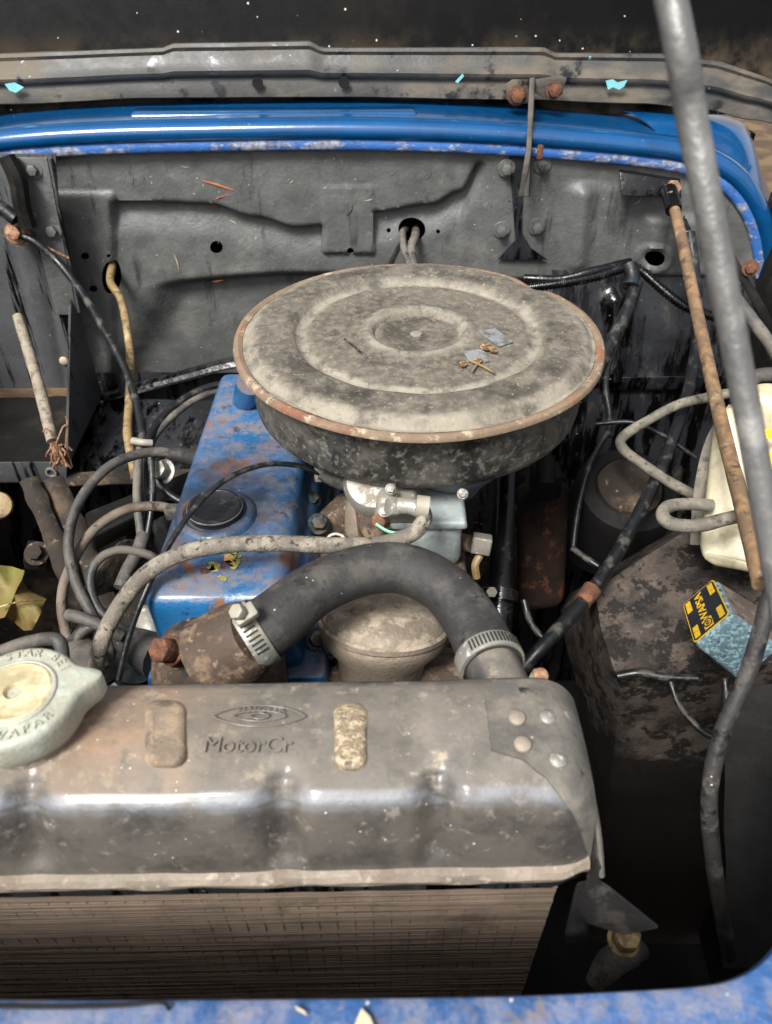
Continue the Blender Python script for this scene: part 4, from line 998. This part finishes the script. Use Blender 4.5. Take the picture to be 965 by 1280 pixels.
# ================================================================== RADIATOR CAP
cc = P(20, 869, D=.2925)
EAR = .36
def capfn(t, r, h):
    if r > .026:
        a = (t - EAR + math.pi/2) % math.pi - math.pi/2
        r += .0105*math.exp(-(a/.20)**2)*sstep(.026, .031, r)
    return r*.94, h
capp = [(.0285, -.016), (.0300, -.0155), (.0310, -.012), (.0312, -.004), (.0308, -.001), (.0295, .0008), (.0280, .0014), (.0262, .0014), (.0205, .0016), (.0200, .0026), (.0190, .0030), (.0180, .0024), (.0174, .0014)]
cf = []
for a, b in zip(capp, capp[1:]): cf += [(lerp(a[0], b[0], k/2), lerp(a[1], b[1], k/2)) for k in range(2)]
cf.append(capp[-1])
cap = obj('cap', lathe_bm(cf, cc, seg=110, fn=capfn), m_cap, rad, 'pale eared metal pressure cap with raised lettering')
obj('centre_disc', lathe_bm([(.0178, .0006), (.0172, .0028), (.0160, .0034), (.0145, .0030), (.0060, .0034), (.0048, .0036), (.0040, .0022), (.0030, -.0005), (.0008, -.0008)], cc, seg=60), m_capc, cap)
bm = bmesh.new()
def arc_text(s, r, a0_, step, up, bm):
    for k, ch in enumerate(s):
        a = a0_ + step*k
        if ch == ' ': continue
        o = cc + V(math.cos(a)*r, math.sin(a)*r, .0016); rad_ = V(math.cos(a), math.sin(a), 0)
        y = rad_ if up else -rad_
        x = y.cross(V(0, 0, 1))
        text_bm(ch, .0062, .0007, bm=bm, mtx=mtx_of(o, x, y))
arc_text('STAR BEI', .0235, R(118), -R(11.5), True, bm)
obj('lettering', bm, m_cap, cap); bm = bmesh.new()
arc_text('DEVAPAR', .0235, -R(108), R(12.5), False, bm)
obj('lettering', bm, m_cap, cap)
obj('filler_neck', lathe_bm([(.025, -.026), (.025, -.008), (.026, -.006)], cc, seg=40), m_seam, rad)

# ================================================================== TOP HOSE
hose = thing('radiator_hose', 'thick arched black rubber hose from thermostat housing to radiator', 'hose', P(480, 840, d=.5))
hp = [P(308, 800, d=.458), P(342, 778, d=.462), P(392, 738, d=.475), P(450, 714, d=.487), P(505, 711, d=.490), P(556, 736, d=.480), P(592, 782, d=.458), P(616, 835, d=.430)]
obj('rubber', tube_bm(hp, [.0205, .0195, .0172, .0168, .0168, .0170, .0176, .0182], 32, 12), m_rubber, hose)
dr_ = (hp[-1]-hp[-2]).normalized(); obj('upper_neck', tube_bm([hp[-1]-dr_*.012, hp[-1]+dr_*.01, hp[-1]+dr_*.03], .0160, 24, 4), m_tank, rad)
def clampring(c, ax, r, w_, name, scr_dir):
    u, v, a = axis_frame(ax)
    cl = obj(name, lathe_bm([(r-.001, -w_/2), (r+.0012, -w_/2), (r+.0016, -w_/2+.0008), (r+.0016, w_/2-.0008), (r+.0012, w_/2), (r-.001, w_/2)], c, ax, 48, closed=True), m_zinc, hose)
    sdv = Vector(scr_dir); sdv = (sdv - a*sdv.dot(a)).normalized(); tn = a.cross(sdv)
    return cl, sdv, tn, a
c1 = hp[0].lerp(hp[1], .28); ax1 = (hp[1]-hp[0]).normalized()
cl, sdv, tn, a = clampring(c1, ax1, .0204, .0125, 'hose_clamp', (0, -.5, 1))
for k in range(13):
    th = R(-52 + k*8.2); q = c1 + (sdv*math.cos(th) + tn*math.sin(th))*.0222
    n = (sdv*math.cos(th) + tn*math.sin(th)); tdir = a.cross(n)
    rot = Matrix((a, tdir, n)).transposed(); obj('slot', box_bm(q, (.0078, .0011, .0007), rot), m_slot, cl)
P0 = P(307, 768, d=.432)
obj('screw_housing', box_bm(P0, (.014, .010, .008), Matrix((a, a.cross(sdv), sdv)).transposed(), bevel=.002), m_white, cl)
obj('screw', hexhead_bm(P0 + V(-.002, -.002, .003), (-.4, -.4, .8), .0048, .006), m_white, cl)
c2_ = hp[-1].lerp(hp[-2], .16); ax2 = (hp[-1]-hp[-2]).normalized()
cl2, sdv, tn, a = clampring(c2_, ax2, .0184, .011, 'hose_clamp', (.2, -.3, 1))
for k in range(15):
    th = R(-45 + k*6.5); n = (sdv*math.cos(th) + tn*math.sin(th)); q = c2_ + n*.0202; tdir = a.cross(n)
    rot = Matrix((a, tdir, n)).transposed(); obj('slot', box_bm(q, (.0070, .0010, .0007), rot), m_slot, cl2)
obj('screw_housing', tube_bm([P(668, 862, d=.405), P(672, 850, d=.408), P(676, 842, d=.41)], [.0055, .005, .0045], 10, 4), m_white, cl2)
obj('screw', lathe_bm([(.0042, -.004), (.0042, .002), (.002, .0034)], P(675, 845, d=.406), (.1, -.4, .9), 12), m_copper, cl2)

# ================================================================== CABLES, LEADS AND SMALL HOSES
def cable(name, label, cat, pts, r, m, group=None, seg=10, wob=.09, parent=None):
    q = [P(a, b, d=d) for a, b, d in pts]
    return obj(name, tube_bm(q, r, seg, 10, wob=wob), m, parent, label, cat, group)
g1 = 'ignition leads left of the engine'
cable('ignition_lead', 'grey ignition lead looping widest left of the blue cover', 'wire', [(262, 578, .655), (236, 571, .645), (190, 565, .63), (140, 581, .61), (102, 622, .59), (86, 672, .575), (93, 722, .565), (116, 770, .56), (134, 800, .56), (140, 850, .56)], .0041, m_lead, g1)
cable('ignition_lead', 'grey ignition lead of middle loop ending at a clip on the blue cover', 'wire', [(222, 638, .615), (196, 633, .61), (158, 637, .60), (118, 662, .59), (90, 705, .58), (77, 748, .57), (84, 795, .565), (98, 830, .56)], .0040, m_lead2, g1)
cable('ignition_lead', 'grey ignition lead of smallest round loop beside the braided hose', 'wire', [(206, 704, .59), (178, 691, .585), (146, 688, .58), (120, 703, .575), (113, 732, .57), (124, 762, .565), (150, 784, .56), (176, 800, .56)], .0036, m_lead3, g1)
cable('ignition_lead', 'short thick grey lead slanting to the distributor above the radiator cap', 'wire', [(84, 768, .545), (104, 773, .543), (130, 784, .543), (152, 796, .548)], .0046, m_lead, g1)
cable('ignition_lead', 'short grey lead stub bending down behind the radiator cap', 'wire', [(118, 782, .55), (104, 790, .55), (94, 808, .55), (90, 840, .55)], .0040, m_lead3, g1)
obj('lead_boot', tube_bm([P(250, 574, d=.648), P(226, 569, d=.640), P(212, 567, d=.636)], [.0075, .0068, .0052], 12, 5), m_lead3, None, 'dark rubber boot where the widest ignition lead meets blue cover', 'boot')
obj('terminal_clip', box_bm(P(216, 640, d=.612), (.012, .010, .012), bevel=.002), m_lead, None, 'small grey clip holding the middle ignition lead to blue cover', 'clip')
cable('braided_hose', 'long braided fuel hose arching over the blue cover to the carburettor', 'hose', [(528, 636, .522), (530, 650, .518), (514, 668, .515), (478, 679, .512), (420, 682, .505), (350, 679, .50), (285, 681, .497), (228, 692, .497), (182, 718, .50), (148, 760, .505), (126, 806, .51), (116, 860, .52)], .0056, m_braid, seg=14)
obj('band', tube_bm([P(520, 632, d=.518), P(536, 634, d=.518)], .0078, 14, 3), m_white, None, 'pale crimp band where the braided hose meets the carburettor', 'clamp')
cable('throttle_cable', 'thin black cable curving over the blue cover to the carburettor', 'cable', [(400, 592, .596), (372, 582, .585), (330, 581, .57), (285, 598, .55), (246, 632, .53), (212, 680, .512), (182, 740, .50), (160, 800, .50), (148, 850, .50)], .0021, m_cable)
cable('tan_hose', 'tan brown hose hanging out of oval firewall hole', 'hose', [(141, 330, .93), (138, 352, .905), (150, 372, .885), (158, 405, .86), (163, 450, .83), (162, 500, .80), (160, 545, .77), (170, 600, .74)], .0048, m_tan)
cable('earth_cable', 'black cable running down from rusty terminal on the left strip', 'cable', [(22, 293, .838), (45, 303, .842), (75, 330, .85), (105, 370, .84), (132, 415, .82), (156, 460, .80), (172, 510, .775), (180, 560, .75), (182, 620, .73), (178, 665, .72)], .0044, m_cable)
g2 = 'harness wires behind the left tie'
cable('harness_wire', 'leftmost grey wire of the tied bundle behind the leads', 'wire', [(176, 552, .73), (172, 590, .722), (172, 630, .715), (176, 668, .71)], .0042, m_lead, g2)
cable('harness_wire', 'rightmost dark wire of the tied bundle beside the blue cover', 'wire', [(186, 552, .728), (190, 590, .722), (190, 630, .715), (184, 672, .71)], .0034, m_cable, g2)
cable('harness_wire', 'upper dark wire curving from the tied bundle behind the blue cover', 'wire', [(300, 478, .80), (262, 484, .79), (228, 500, .775), (200, 526, .755), (184, 552, .735)], .0042, m_cable, g2)
cable('harness_wire', 'lower grey wire curving from the tied bundle behind the blue cover', 'wire', [(300, 486, .79), (256, 494, .78), (222, 515, .765), (196, 542, .748), (186, 562, .735)], .0036, m_lead, g2)
cable('harness_wire', 'dark wire drooping from the tied bundle towards the shiny nut', 'wire', [(190, 580, .74), (196, 600, .74), (212, 618, .74), (240, 634, .74)], .004, m_cable, g2)
cable('cable_tie', 'pale plastic tie round the wire bundle left of the engine', 'tie', [(166, 551, .722), (178, 553, .718), (190, 554, .722)], .0036, m_white)
cable('harness_loop', 'dark hose stub below the tied bundle beside the small lead loop', 'hose', [(180, 668, .71), (172, 690, .70), (160, 712, .69), (150, 735, .68)], .0066, m_lead)
obj('shiny_nut', hexhead_bm(P(205, 590, d=.745), (-.3, -.6, .7), .010, .012, washer=.013), m_zinc, None, 'shiny round nut behind the wires left of the blue cover', 'nut')
cable('vacuum_hose', 'grey hose bent sharply behind the radiator cap at left edge', 'hose', [(-30, 826, .47), (0, 815, .47), (40, 802, .475), (66, 799, .48), (76, 806, .48), (79, 830, .48), (82, 860, .48)], .0045, m_lead)
# left terminal cluster
term = thing('earth_terminal', 'corroded bolted earth terminal on the upper left strip', 'terminal', P(20, 295, d=.87))
obj('bolt', hexhead_bm(P(20, 291, Y=.846), (.1, -.9, .3), .008, .010, washer=.012), m_copper, term)
obj('eyelet', lathe_bm([(.013, 0), (.013, .003), (.007, .004)], P(24, 293, Y=.850), (.1, -.9, .3), 20), m_copper, term)
obj('lug', tube_bm([P(26, 292, Y=.848), P(36, 278, Y=.850), P(42, 266, Y=.852)], [.006, .005, .004], 10, 4), m_copper, term)
cable('rusty_spring_arm', 'dark folded hinge arm under the left end of blue cowl', 'hinge', [(8, 196, .795), (22, 225, .805), (27, 255, .820), (35, 283, .835)], .010, m_black, seg=8)
cable('pipe_stub', 'black open pipe stub above the corroded terminal at left edge', 'pipe', [(-14, 252, .82), (4, 262, .822), (20, 274, .826)], .0085, m_cable)
cable('copper_wire', 'thin bare copper wire beside the black cable on left strip', 'wire', [(46, 303, .845), (60, 310, .848), (72, 316, .852), (86, 323, .856)], .0016, m_copper)
# taped rod with frayed end
rodt = thing('taped_rod', 'pale taped rod leaning on the left shelf with frayed copper end', 'rod', P(72, 575, d=.80))
obj('shaft', tube_bm([P(22, 395, d=.86), P(36, 440, d=.845), P(52, 495, d=.82), P(66, 552, d=.795)], [.0058, .0062, .0064, .0062], 12, 8, wob=.1), m_wood, rodt)
bm = bmesh.new()
for k in range(70):
    a = random.random()*6.28; r_ = .010*math.sqrt(random.random()); c = P(70, 558, d=.788)
    s_ = c + V(math.cos(a)*r_*.6, math.sin(a)*r_*.4, .004*random.random()); e_ = s_ + V(random.uniform(-.009, .009), random.uniform(-.008, .004), -random.uniform(.010, .026))
    tube_bm([s_, (s_+e_)/2 + V(random.uniform(-.005, .005), random.uniform(-.004, .004), 0), e_], .0011, 4, 3, bm=bm)
obj('frayed_end', bm, m_copper, rodt, kind='stuff')
for k, pts in enumerate(([(70, 555, .785), (78, 535, .785), (83, 531, .785)], [(66, 548, .785), (58, 536, .788), (54, 540, .79)], [(82, 560, .785), (84, 530, .79), (82, 520, .79)])):
    obj('strand', tube_bm([P(a, b, d=d) for a, b, d in pts], .0010, 5, 5), m_copper, rodt)
# yellow leaf in the left corner
lf = [(-14, 706), (14, 708), (30, 712), (28, 726), (36, 738), (58, 748), (52, 766), (40, 788), (28, 786), (18, 778), (6, 772), (-14, 776)]
own = bmesh.new(); cn = own.verts.new(P(18, 745, d=.655)); ring = [own.verts.new(P(a, b, d=.665 + .012*math.sin(i*1.7))) for i, (a, b) in enumerate(lf)]
for i in range(len(ring)): own.faces.new((ring[i], ring[(i+1) % len(ring)], cn))
bmesh.ops.subdivide_edges(own, edges=own.edges[:], cuts=3, use_grid_fill=True)
for v in own.verts: v.co += V(0, 0, .004*mnoise.noise(v.co*40))
thicken(own, .0006)
leaf = obj('fallen_leaf', own, m_leaf, None, 'large yellow green fallen leaf in the muddy left corner', 'leaf', angle=85)
obj('vein', tube_bm([P(-5, 760, d=.648), P(25, 752, d=.645), P(54, 750, d=.655)], .0009, 6, 6), m_twig, leaf)

# wires through the firewall hole behind the filter
cable('harness_wire', 'left pale wire emerging from the firewall hole behind air filter', 'wire', [(508, 286, .93), (503, 292, .895), (505, 312, .875), (516, 338, .86), (530, 360, .85)], .0044, m_lead, 'wires from the firewall hole')
cable('harness_wire', 'right pale wire emerging from the firewall hole behind air filter', 'wire', [(520, 286, .93), (519, 295, .895), (514, 312, .875), (520, 338, .86), (536, 360, .85)], .0052, m_lead, 'wires from the firewall hole')
cable('harness_wire', 'thin dark wire trailing left from the firewall hole behind air filter', 'wire', [(506, 296, .895), (497, 312, .875), (486, 335, .86), (476, 360, .85)], .003, m_cable, 'wires from the firewall hole')

# right side: corrugated conduit
def corrugated(pts, r, pitch=.0042):
    path = catmull([P(a, b, d=d) for a, b, d in pts], 30); out = []; rr = []
    L_ = 0; acc = [0]
    for a, b in zip(path, path[1:]): L_ += (b-a).length; acc.append(L_)
    n = int(L_/pitch*4); j = 0
    for k in range(n+1):
        s_ = L_*k/n
        while j < len(acc)-2 and acc[j+1] < s_: j += 1
        f = (s_-acc[j])/max(1e-9, acc[j+1]-acc[j]); out.append(path[j].lerp(path[j+1], f)); rr.append(r*(1 if k % 4 in (0, 1) else .80))
    T, N = frames(out); bm = bmesh.new(); rings = []
    for p, t, n_, q in zip(out, T, N, rr):
        b = t.cross(n_); rings.append([bm.verts.new(p + (n_*math.cos(2*math.pi*k/10) + b*math.sin(2*math.pi*k/10))*q) for k in range(10)])
    for a, b in zip(rings, rings[1:]):
        for k in range(10): bm.faces.new((a[k], a[(k+1) % 10], b[(k+1) % 10], b[k]))
    return bm
m_gloss = mat('glossy_black_sleeve', '#0c0d0e', .22, bump=.15, layers=[dict(col='#3d3a36', scale=60, lo=.55, hi=.68, rough=.8, amt=.6)])
obj('conduit', corrugated([(640, 362, .855), (690, 356, .845), (740, 347, .84), (782, 335, .84), (800, 338, .84), (828, 362, .835), (858, 384, .83), (900, 398, .83)], .0058), m_gloss, None, 'glossy black corrugated conduit across the oily firewall right of filter', 'conduit')
cable('sleeve', 'smooth shiny black sleeve lying above the corrugated conduit', 'cable', [(655, 348, .852), (700, 349, .845), (745, 338, .84), (788, 328, .845)], .0052, m_gloss, seg=10, wob=.15)
cable('tape_wrap', 'dark green tape wrap at the conduit bend', 'tape', [(787, 332, .838), (790, 345, .835), (788, 358, .832)], .009, m_block, wob=.2)
cable('harness_wire', 'thick dusty cable hanging below the conduit bend', 'wire', [(796, 350, .84), (786, 385, .83), (768, 420, .82), (752, 452, .81), (740, 480, .80)], .0075, m_cable, wob=.15)
cable('harness_wire', 'thin cable beside the thick dusty one below conduit', 'wire', [(792, 356, .835), (782, 400, .825), (764, 445, .815), (757, 480, .80), (762, 520, .79), (760, 545, .78)], .0036, m_cable)
cable('harness_wire', 'thin black wire drooping in the dark right of filter body', 'wire', [(760, 540, .775), (748, 560, .77), (734, 590, .76), (722, 640, .75), (716, 690, .74)], .003, m_cable)
cable('harness_wire', 'black wire arcing below the grey hose in the dark', 'wire', [(745, 530, .77), (790, 528, .76), (830, 545, .755), (870, 572, .75)], .0024, m_cable)
cable('bonnet_cable', 'long grey black cable running from behind the rods down to the pump', 'cable', [(862, 292, .83), (868, 340, .82), (872, 400, .80), (868, 450, .785), (856, 505, .76), (832, 572, .73), (800, 640, .695), (766, 700, .67), (735, 745, .65), (700, 785, .63), (672, 815, .62), (640, 850, .62), (600, 890, .62)], .0062, m_cable, seg=12)
obj('rusty_band', tube_bm([P(741, 736, d=.654), P(733, 746, d=.650), P(727, 753, d=.647)], .0080, 14, 3, wob=.2), m_rust, None, 'small rusty band tied round the long cable in the dark', 'band')
cable('washer_hose', 'pale grey washer hose curving left from behind the brown rod', 'hose', [(930, 488, .74), (890, 496, .74), (848, 506, .735), (806, 528, .73), (779, 546, .725), (778, 560, .722), (800, 578, .715), (836, 602, .705), (866, 618, .70)], .0050, m_greyhose, seg=12)
cable('washer_hose', 'pale grey washer hose loop around the front of white bottle', 'hose', [(890, 632, .60), (862, 630, .598), (836, 633, .59), (828, 644, .582), (840, 655, .572), (872, 657, .562), (906, 649, .553), (945, 640, .55)], .0052, m_greyhose, seg=12)
cable('thin_wire', 'thin wire hanging in an arc under the stickered box', 'wire', [(838, 852, .62), (848, 880, .615), (868, 905, .61), (888, 920, .60), (905, 915, .595), (908, 880, .595), (906, 848, .60)], .0026, m_cable)
cable('thin_wire', 'dark wire along the lower edge of the wheel arch', 'wire', [(772, 845, .635), (800, 841, .63), (830, 846, .625), (872, 848, .62)], .0034, m_cable)
cable('thin_wire', 'thin wire curving down in the dark beside the hose clamp', 'wire', [(655, 750, .66), (662, 775, .655), (676, 795, .65), (690, 805, .645)], .0028, m_cable)
cable('thin_wire', 'fine wire slanting across the darkness to the long cable', 'wire', [(716, 686, .70), (730, 696, .69), (748, 708, .685)], .003, m_cable)
# dark column and neighbours right of the carburettor
col_ = thing('steering_column', 'shiny black upright tube right of the carburettor', 'tube', P(625, 850, d=.72))
obj('tube', tube_bm([P(634, 575, d=.74), P(630, 650, d=.71), P(626, 740, d=.68), P(622, 840, d=.66)], .0115, 18, 8), m_gloss, col_)
obj('collar', tube_bm([P(628, 738, d=.675), P(627, 752, d=.672)], .0145, 18, 3), m_gloss, col_)
obj('bracket', box_bm(P(612, 742, d=.665), (.018, .006, .014), bevel=.002), m_gloss, col_)
obj('bolt', hexhead_bm(P(614, 740, d=.655), (0, -.7, .7), .005, .005), m_zinc, col_)
exh = thing('exhaust_manifold', 'dark rusty manifold casting deep in the shade right of engine', 'manifold', P(690, 750, d=.80))
obj('casting', hexa_bm([P(648, 770, d=.80), P(705, 760, d=.80), P(705, 740, d=.88), P(648, 740, d=.88), P(645, 620, d=.80), P(712, 612, d=.80), P(712, 600, d=.88), P(645, 600, d=.88)], .012, 3), m_sootrust, exh)
obj('flange', box_bm(P(682, 600, d=.78), (.03, .03, .03), bevel=.004), m_soot, exh)
obj('stud', tube_bm([P(682, 570, d=.76), P(682, 604, d=.76)], .010, 12, 3), m_soot, exh)
mnt = thing('servo', 'round mud brown capped dark drum in the shade behind the wheel arch', 'drum', P(780, 660, d=.80))
obj('drum', lathe_bm([(.055, -.10), (.055, -.01), (.050, 0), (.036, .004), (.034, .0)], P(786, 612, d=.78), (0, -.35, .94), 36), m_soot, mnt)
obj('muddy_top', lathe_bm([(.034, -.004), (.033, .005), (.022, .008), (.003, .006)], P(786, 610, d=.778), (0, -.35, .94), 36, fn=lambda t, r, h: (r*(1+.02*math.sin(5*t)), h+.001*math.sin(3*t))), m_grime, mnt)

# ---- stay bracket and rusty rod, right
stay = thing('stay_rod', 'thin rusty brown rod slanting from a black firewall bracket', 'rod', P(900, 700, d=.5))
obj('bracket', hexa_bm([P(776, 245, Y=.872), P(852, 248, Y=.872), P(852, 240, Y=.90), P(776, 236, Y=.90), P(774, 214, Y=.885), P(850, 226, Y=.88), P(850, 222, Y=.905), P(774, 210, Y=.905)], .0015), m_gloss, stay)
for bx in (793, 812, 828): obj('bracket_hole', lathe_bm([(.003, 0), (.0028, .0006), (.0005, .0004)], P(bx, 240, Y=.8725), (0, -1, .1), 12), m_dark, stay)
obj('bolt', hexhead_bm(P(838, 240, Y=.868), (0, -.7, .7), .009, .010, washer=.010), m_copper, stay)
obj('rod', tube_bm([P(838, 244, d=.80), P(850, 290, d=.775), P(872, 395, d=.70), P(902, 530, d=.60), P(928, 632, d=.52), P(952, 730, d=.46)], .0058, 14, 8, wob=.06), m_rustrod, stay)
obj('rod_end', tube_bm([P(836, 238, d=.81), P(842, 262, d=.79)], .0085, 12, 3), m_gloss, stay)
cable('pipe_stub', 'black pipe behind the brown rod with pale worn ring', 'pipe', [(850, 278, .855), (858, 300, .85), (864, 340, .84), (868, 380, .83)], .0078, m_gloss)
obj('ring', tube_bm([P(856, 292, d=.846), P(857, 297, d=.846)], .0085, 14, 2), m_zinc, None, 'pale worn ring on the black pipe behind the brown rod', 'ring')

# ---- prop rod, close to the lens
obj('prop_rod', tube_bm([wd(-.10, 1.19, -.46), wd(-.06, .90, -.40), wd(.02, .50, -.22), P(815, -110, d=.222), P(868, 165, d=.236), P(925, 465, d=.252), P(968, 700, d=.264), P(1010, 940, d=.28), wd(.172, .115, .297)], .0047, 18, 14, wob=.05), m_rod, None, 'worn grey bonnet prop rod rising close in front at right', 'rod')
pr = [(1010, 640, .44), (985, 690, .43), (962, 752, .425), (936, 838, .43), (903, 915, .435), (887, 990, .44), (890, 1060, .455), (900, 1130, .475), (912, 1196, .50)]
obj('hanging_cable', tube_bm([P(a, b, d=d) for a, b, d in pr], .0050, 14, 12, wob=.08), mat('dusty_hanging_cable', '#343230', .6, layers=[dict(col='#736d67', scale=40, lo=.50, hi=.66, rough=.9, amt=.7), dict(col='#1c1b1b', scale=60, lo=.54, hi=.62, rough=.5)], bump=.35, flecks=(200, .12, .05, '#b5b1a8')), None, 'dusty grey cable hanging below the prop rod at lower right', 'cable')

# ---- washer bottle
wb = thing('washer_bottle', 'milky white plastic washer bottle behind the prop rod', 'bottle', P(925, 715, d=.56))
bq = [P(868, 708, d=.60), P(985, 730, d=.58), P(1010, 690, d=.66), P(890, 672, d=.68), P(890, 512, d=.63), P(985, 505, d=.61), P(1005, 488, d=.68), P(915, 496, d=.70)]
bm = hexa_bm(bq, .014, 5); obj('shell', bm, m_bottle, wb)
obj('mould_seam', tube_bm([P(884, 690, d=.588), P(930, 700, d=.574), P(985, 712, d=.566)], .0012, 6, 6), m_bottle, wb)
obj('neck_cap', lathe_bm([(.016, -.01), (.017, .004), (.016, .014), (.012, .017), (.002, .017)], P(957, 512, d=.60), (0, -.1, 1), 28), m_bottle, wb)
obj('strap', tube_bm([P(872, 680, d=.66), P(876, 620, d=.65), P(886, 568, d=.645), P(900, 535, d=.64), P(918, 512, d=.64)], .007, 8, 8, squash=.4), m_greyhose, wb)
for pts in ([(950, 536), (990, 536), (990, 548), (951, 548)], [(953, 566), (990, 562), (992, 598), (961, 596)], [(950, 548), (956, 548), (962, 596), (956, 596)]):
    obj('yellow_label', prism_bm([P(a, b, d=.585) for a, b in pts], (0, -.001, .0005)), m_yellow, wb)
# clutter on the right wing edge
cable('brake_pipe', 'grey pipe slanting at right edge under the blue wing', 'pipe', [(918, 372, .72), (940, 400, .72), (962, 430, .72), (985, 470, .72)], .0062, m_lead)
cable('wing_clip', 'small grey clamp fitting on the dark right wing', 'clamp', [(935, 478, .70), (948, 470, .70), (972, 468, .70)], .007, m_lead)
obj('wing_bracket', prism_bm([P(908, 322, Y=.80), P(918, 318, Y=.80), P(955, 380, Y=.78), P(975, 420, Y=.77), (P(966, 424, Y=.77)), P(940, 378, Y=.785)], (0, -.003, 0), .0008), m_black, None, 'thin black strip bracket below the blue right corner', 'bracket')
obj('wing_bolt', hexhead_bm(P(938, 335, Y=.79), (-.3, -.8, .3), .006, .006, washer=.009), m_rust, None, 'small rusty bolt on the strip below blue right corner', 'bolt')

# ---- stickered box on the wheel arch
bx = thing('regulator_box', 'blue speckled metal box with black and yellow diamond sticker', 'box', P(905, 840, d=.55))
q = {'A': P(893, 722, d=.575), 'B': P(915, 768, d=.535), 'C': P(868, 808, d=.55), 'D': P(853, 756, d=.59)}
A, B, C_, D_ = q['A'], q['B'], q['C'], q['D']
n = (B-A).cross(D_-A).normalized()
if n.x > 0: n = -n
E = [A - n*.052 + V(0,0,.004), B - n*.050, C_ - n*.050 - V(0, 0, .006), D_ - n*.050]
own = bmesh.new(); vv = [own.verts.new(p_) for p_ in (A, B, C_, D_, *E)]
fs = [own.faces.new([vv[i] for i in f]) for f in ((0,1,2,3), (7,6,5,4), (0,4,5,1), (1,5,6,2), (2,6,7,3), (3,7,4,0))]
fs[2].material_index = 1; fs[5].material_index = 1; fs[0].material_index = 2
bmesh.ops.bevel(own, geom=own.edges[:], offset=.004, segments=3, profile=.5, affect='EDGES')
obj('case', own, [m_boxblue, m_boxtop, m_stick], bx)
def onst(u, v, dz): 
    p = D_.lerp(A, u).lerp(C_.lerp(B, u), v); return p + n*dz
def stq(u0, v0, u1, v1, dz, name, m_, par, th=.0004, rnd=0):
    if rnd:
        pts = []
        for cu, cv, a0_ in ((u1-rnd, v1-rnd, 0), (u0+rnd, v1-rnd, 90), (u0+rnd, v0+rnd, 180), (u1-rnd, v0+rnd, 270)):
            for k in range(5):
                a = R(a0_ + k*22.5); pts.append((cu + rnd*math.cos(a), cv + rnd*math.sin(a)))
    else: pts = [(u0, v0), (u1, v0), (u1, v1), (u0, v1)]
    return obj(name, prism_bm([onst(a, b, dz) for a, b in pts], n*th), m_, par)
st_ = stq(.03, .03, .97, .97, .0004, 'sticker', m_stickY, bx, .0004, .07)
stq(.055, .05, .945, .95, .0009, 'sticker_field', m_stick, st_, .0003, .06)
for (u0, v0) in ((.10, .09), (.10, .68), (.76, .09), (.76, .68)):
    stq(u0, v0, u0+.14, v0+.24, .0013, 'sticker_block', m_stickY, st_, .0003)
stq(.37, .72, .60, .92, .0013, 'sticker_logo', m_stickY, st_, .0003)
ux = (C_-D_).normalized(); 
ctr = onst(.485, .82, .0017); xdir = -(C_-D_); ydir = (A-D_)
bm = lathe_bm([(.0040, 0), (.0040, .0003), (.0031, .0003), (.0031, 0)], ctr, n, 24, closed=True)
text_bm('W', .0050, .0002, bm=bm, mtx=mtx_of(ctr + n*.0002, xdir, -ydir if xdir.cross(ydir).dot(n) < 0 else ydir))
obj('sticker_emblem', bm, m_stick, st_)
yd = ydir if xdir.cross(ydir).dot(n) > 0 else -ydir
obj('sticker_lettering', text_bm('WAPSA', .0100, .0002, mtx=mtx_of(onst(.47, .42, .0016), xdir, yd), spacing=.92), m_stickY, st_)

# hidden mud lump and grey rag near the radiator foot
obj('grey_strap', tube_bm([P(742, 1232, d=.46), P(762, 1205, d=.455), P(790, 1188, d=.455), P(808, 1190, d=.46)], [.006, .009, .009, .004], 10, 6, squash=.5), m_lead, None, 'grey bent strap end below the radiator foot bolt', 'strap')
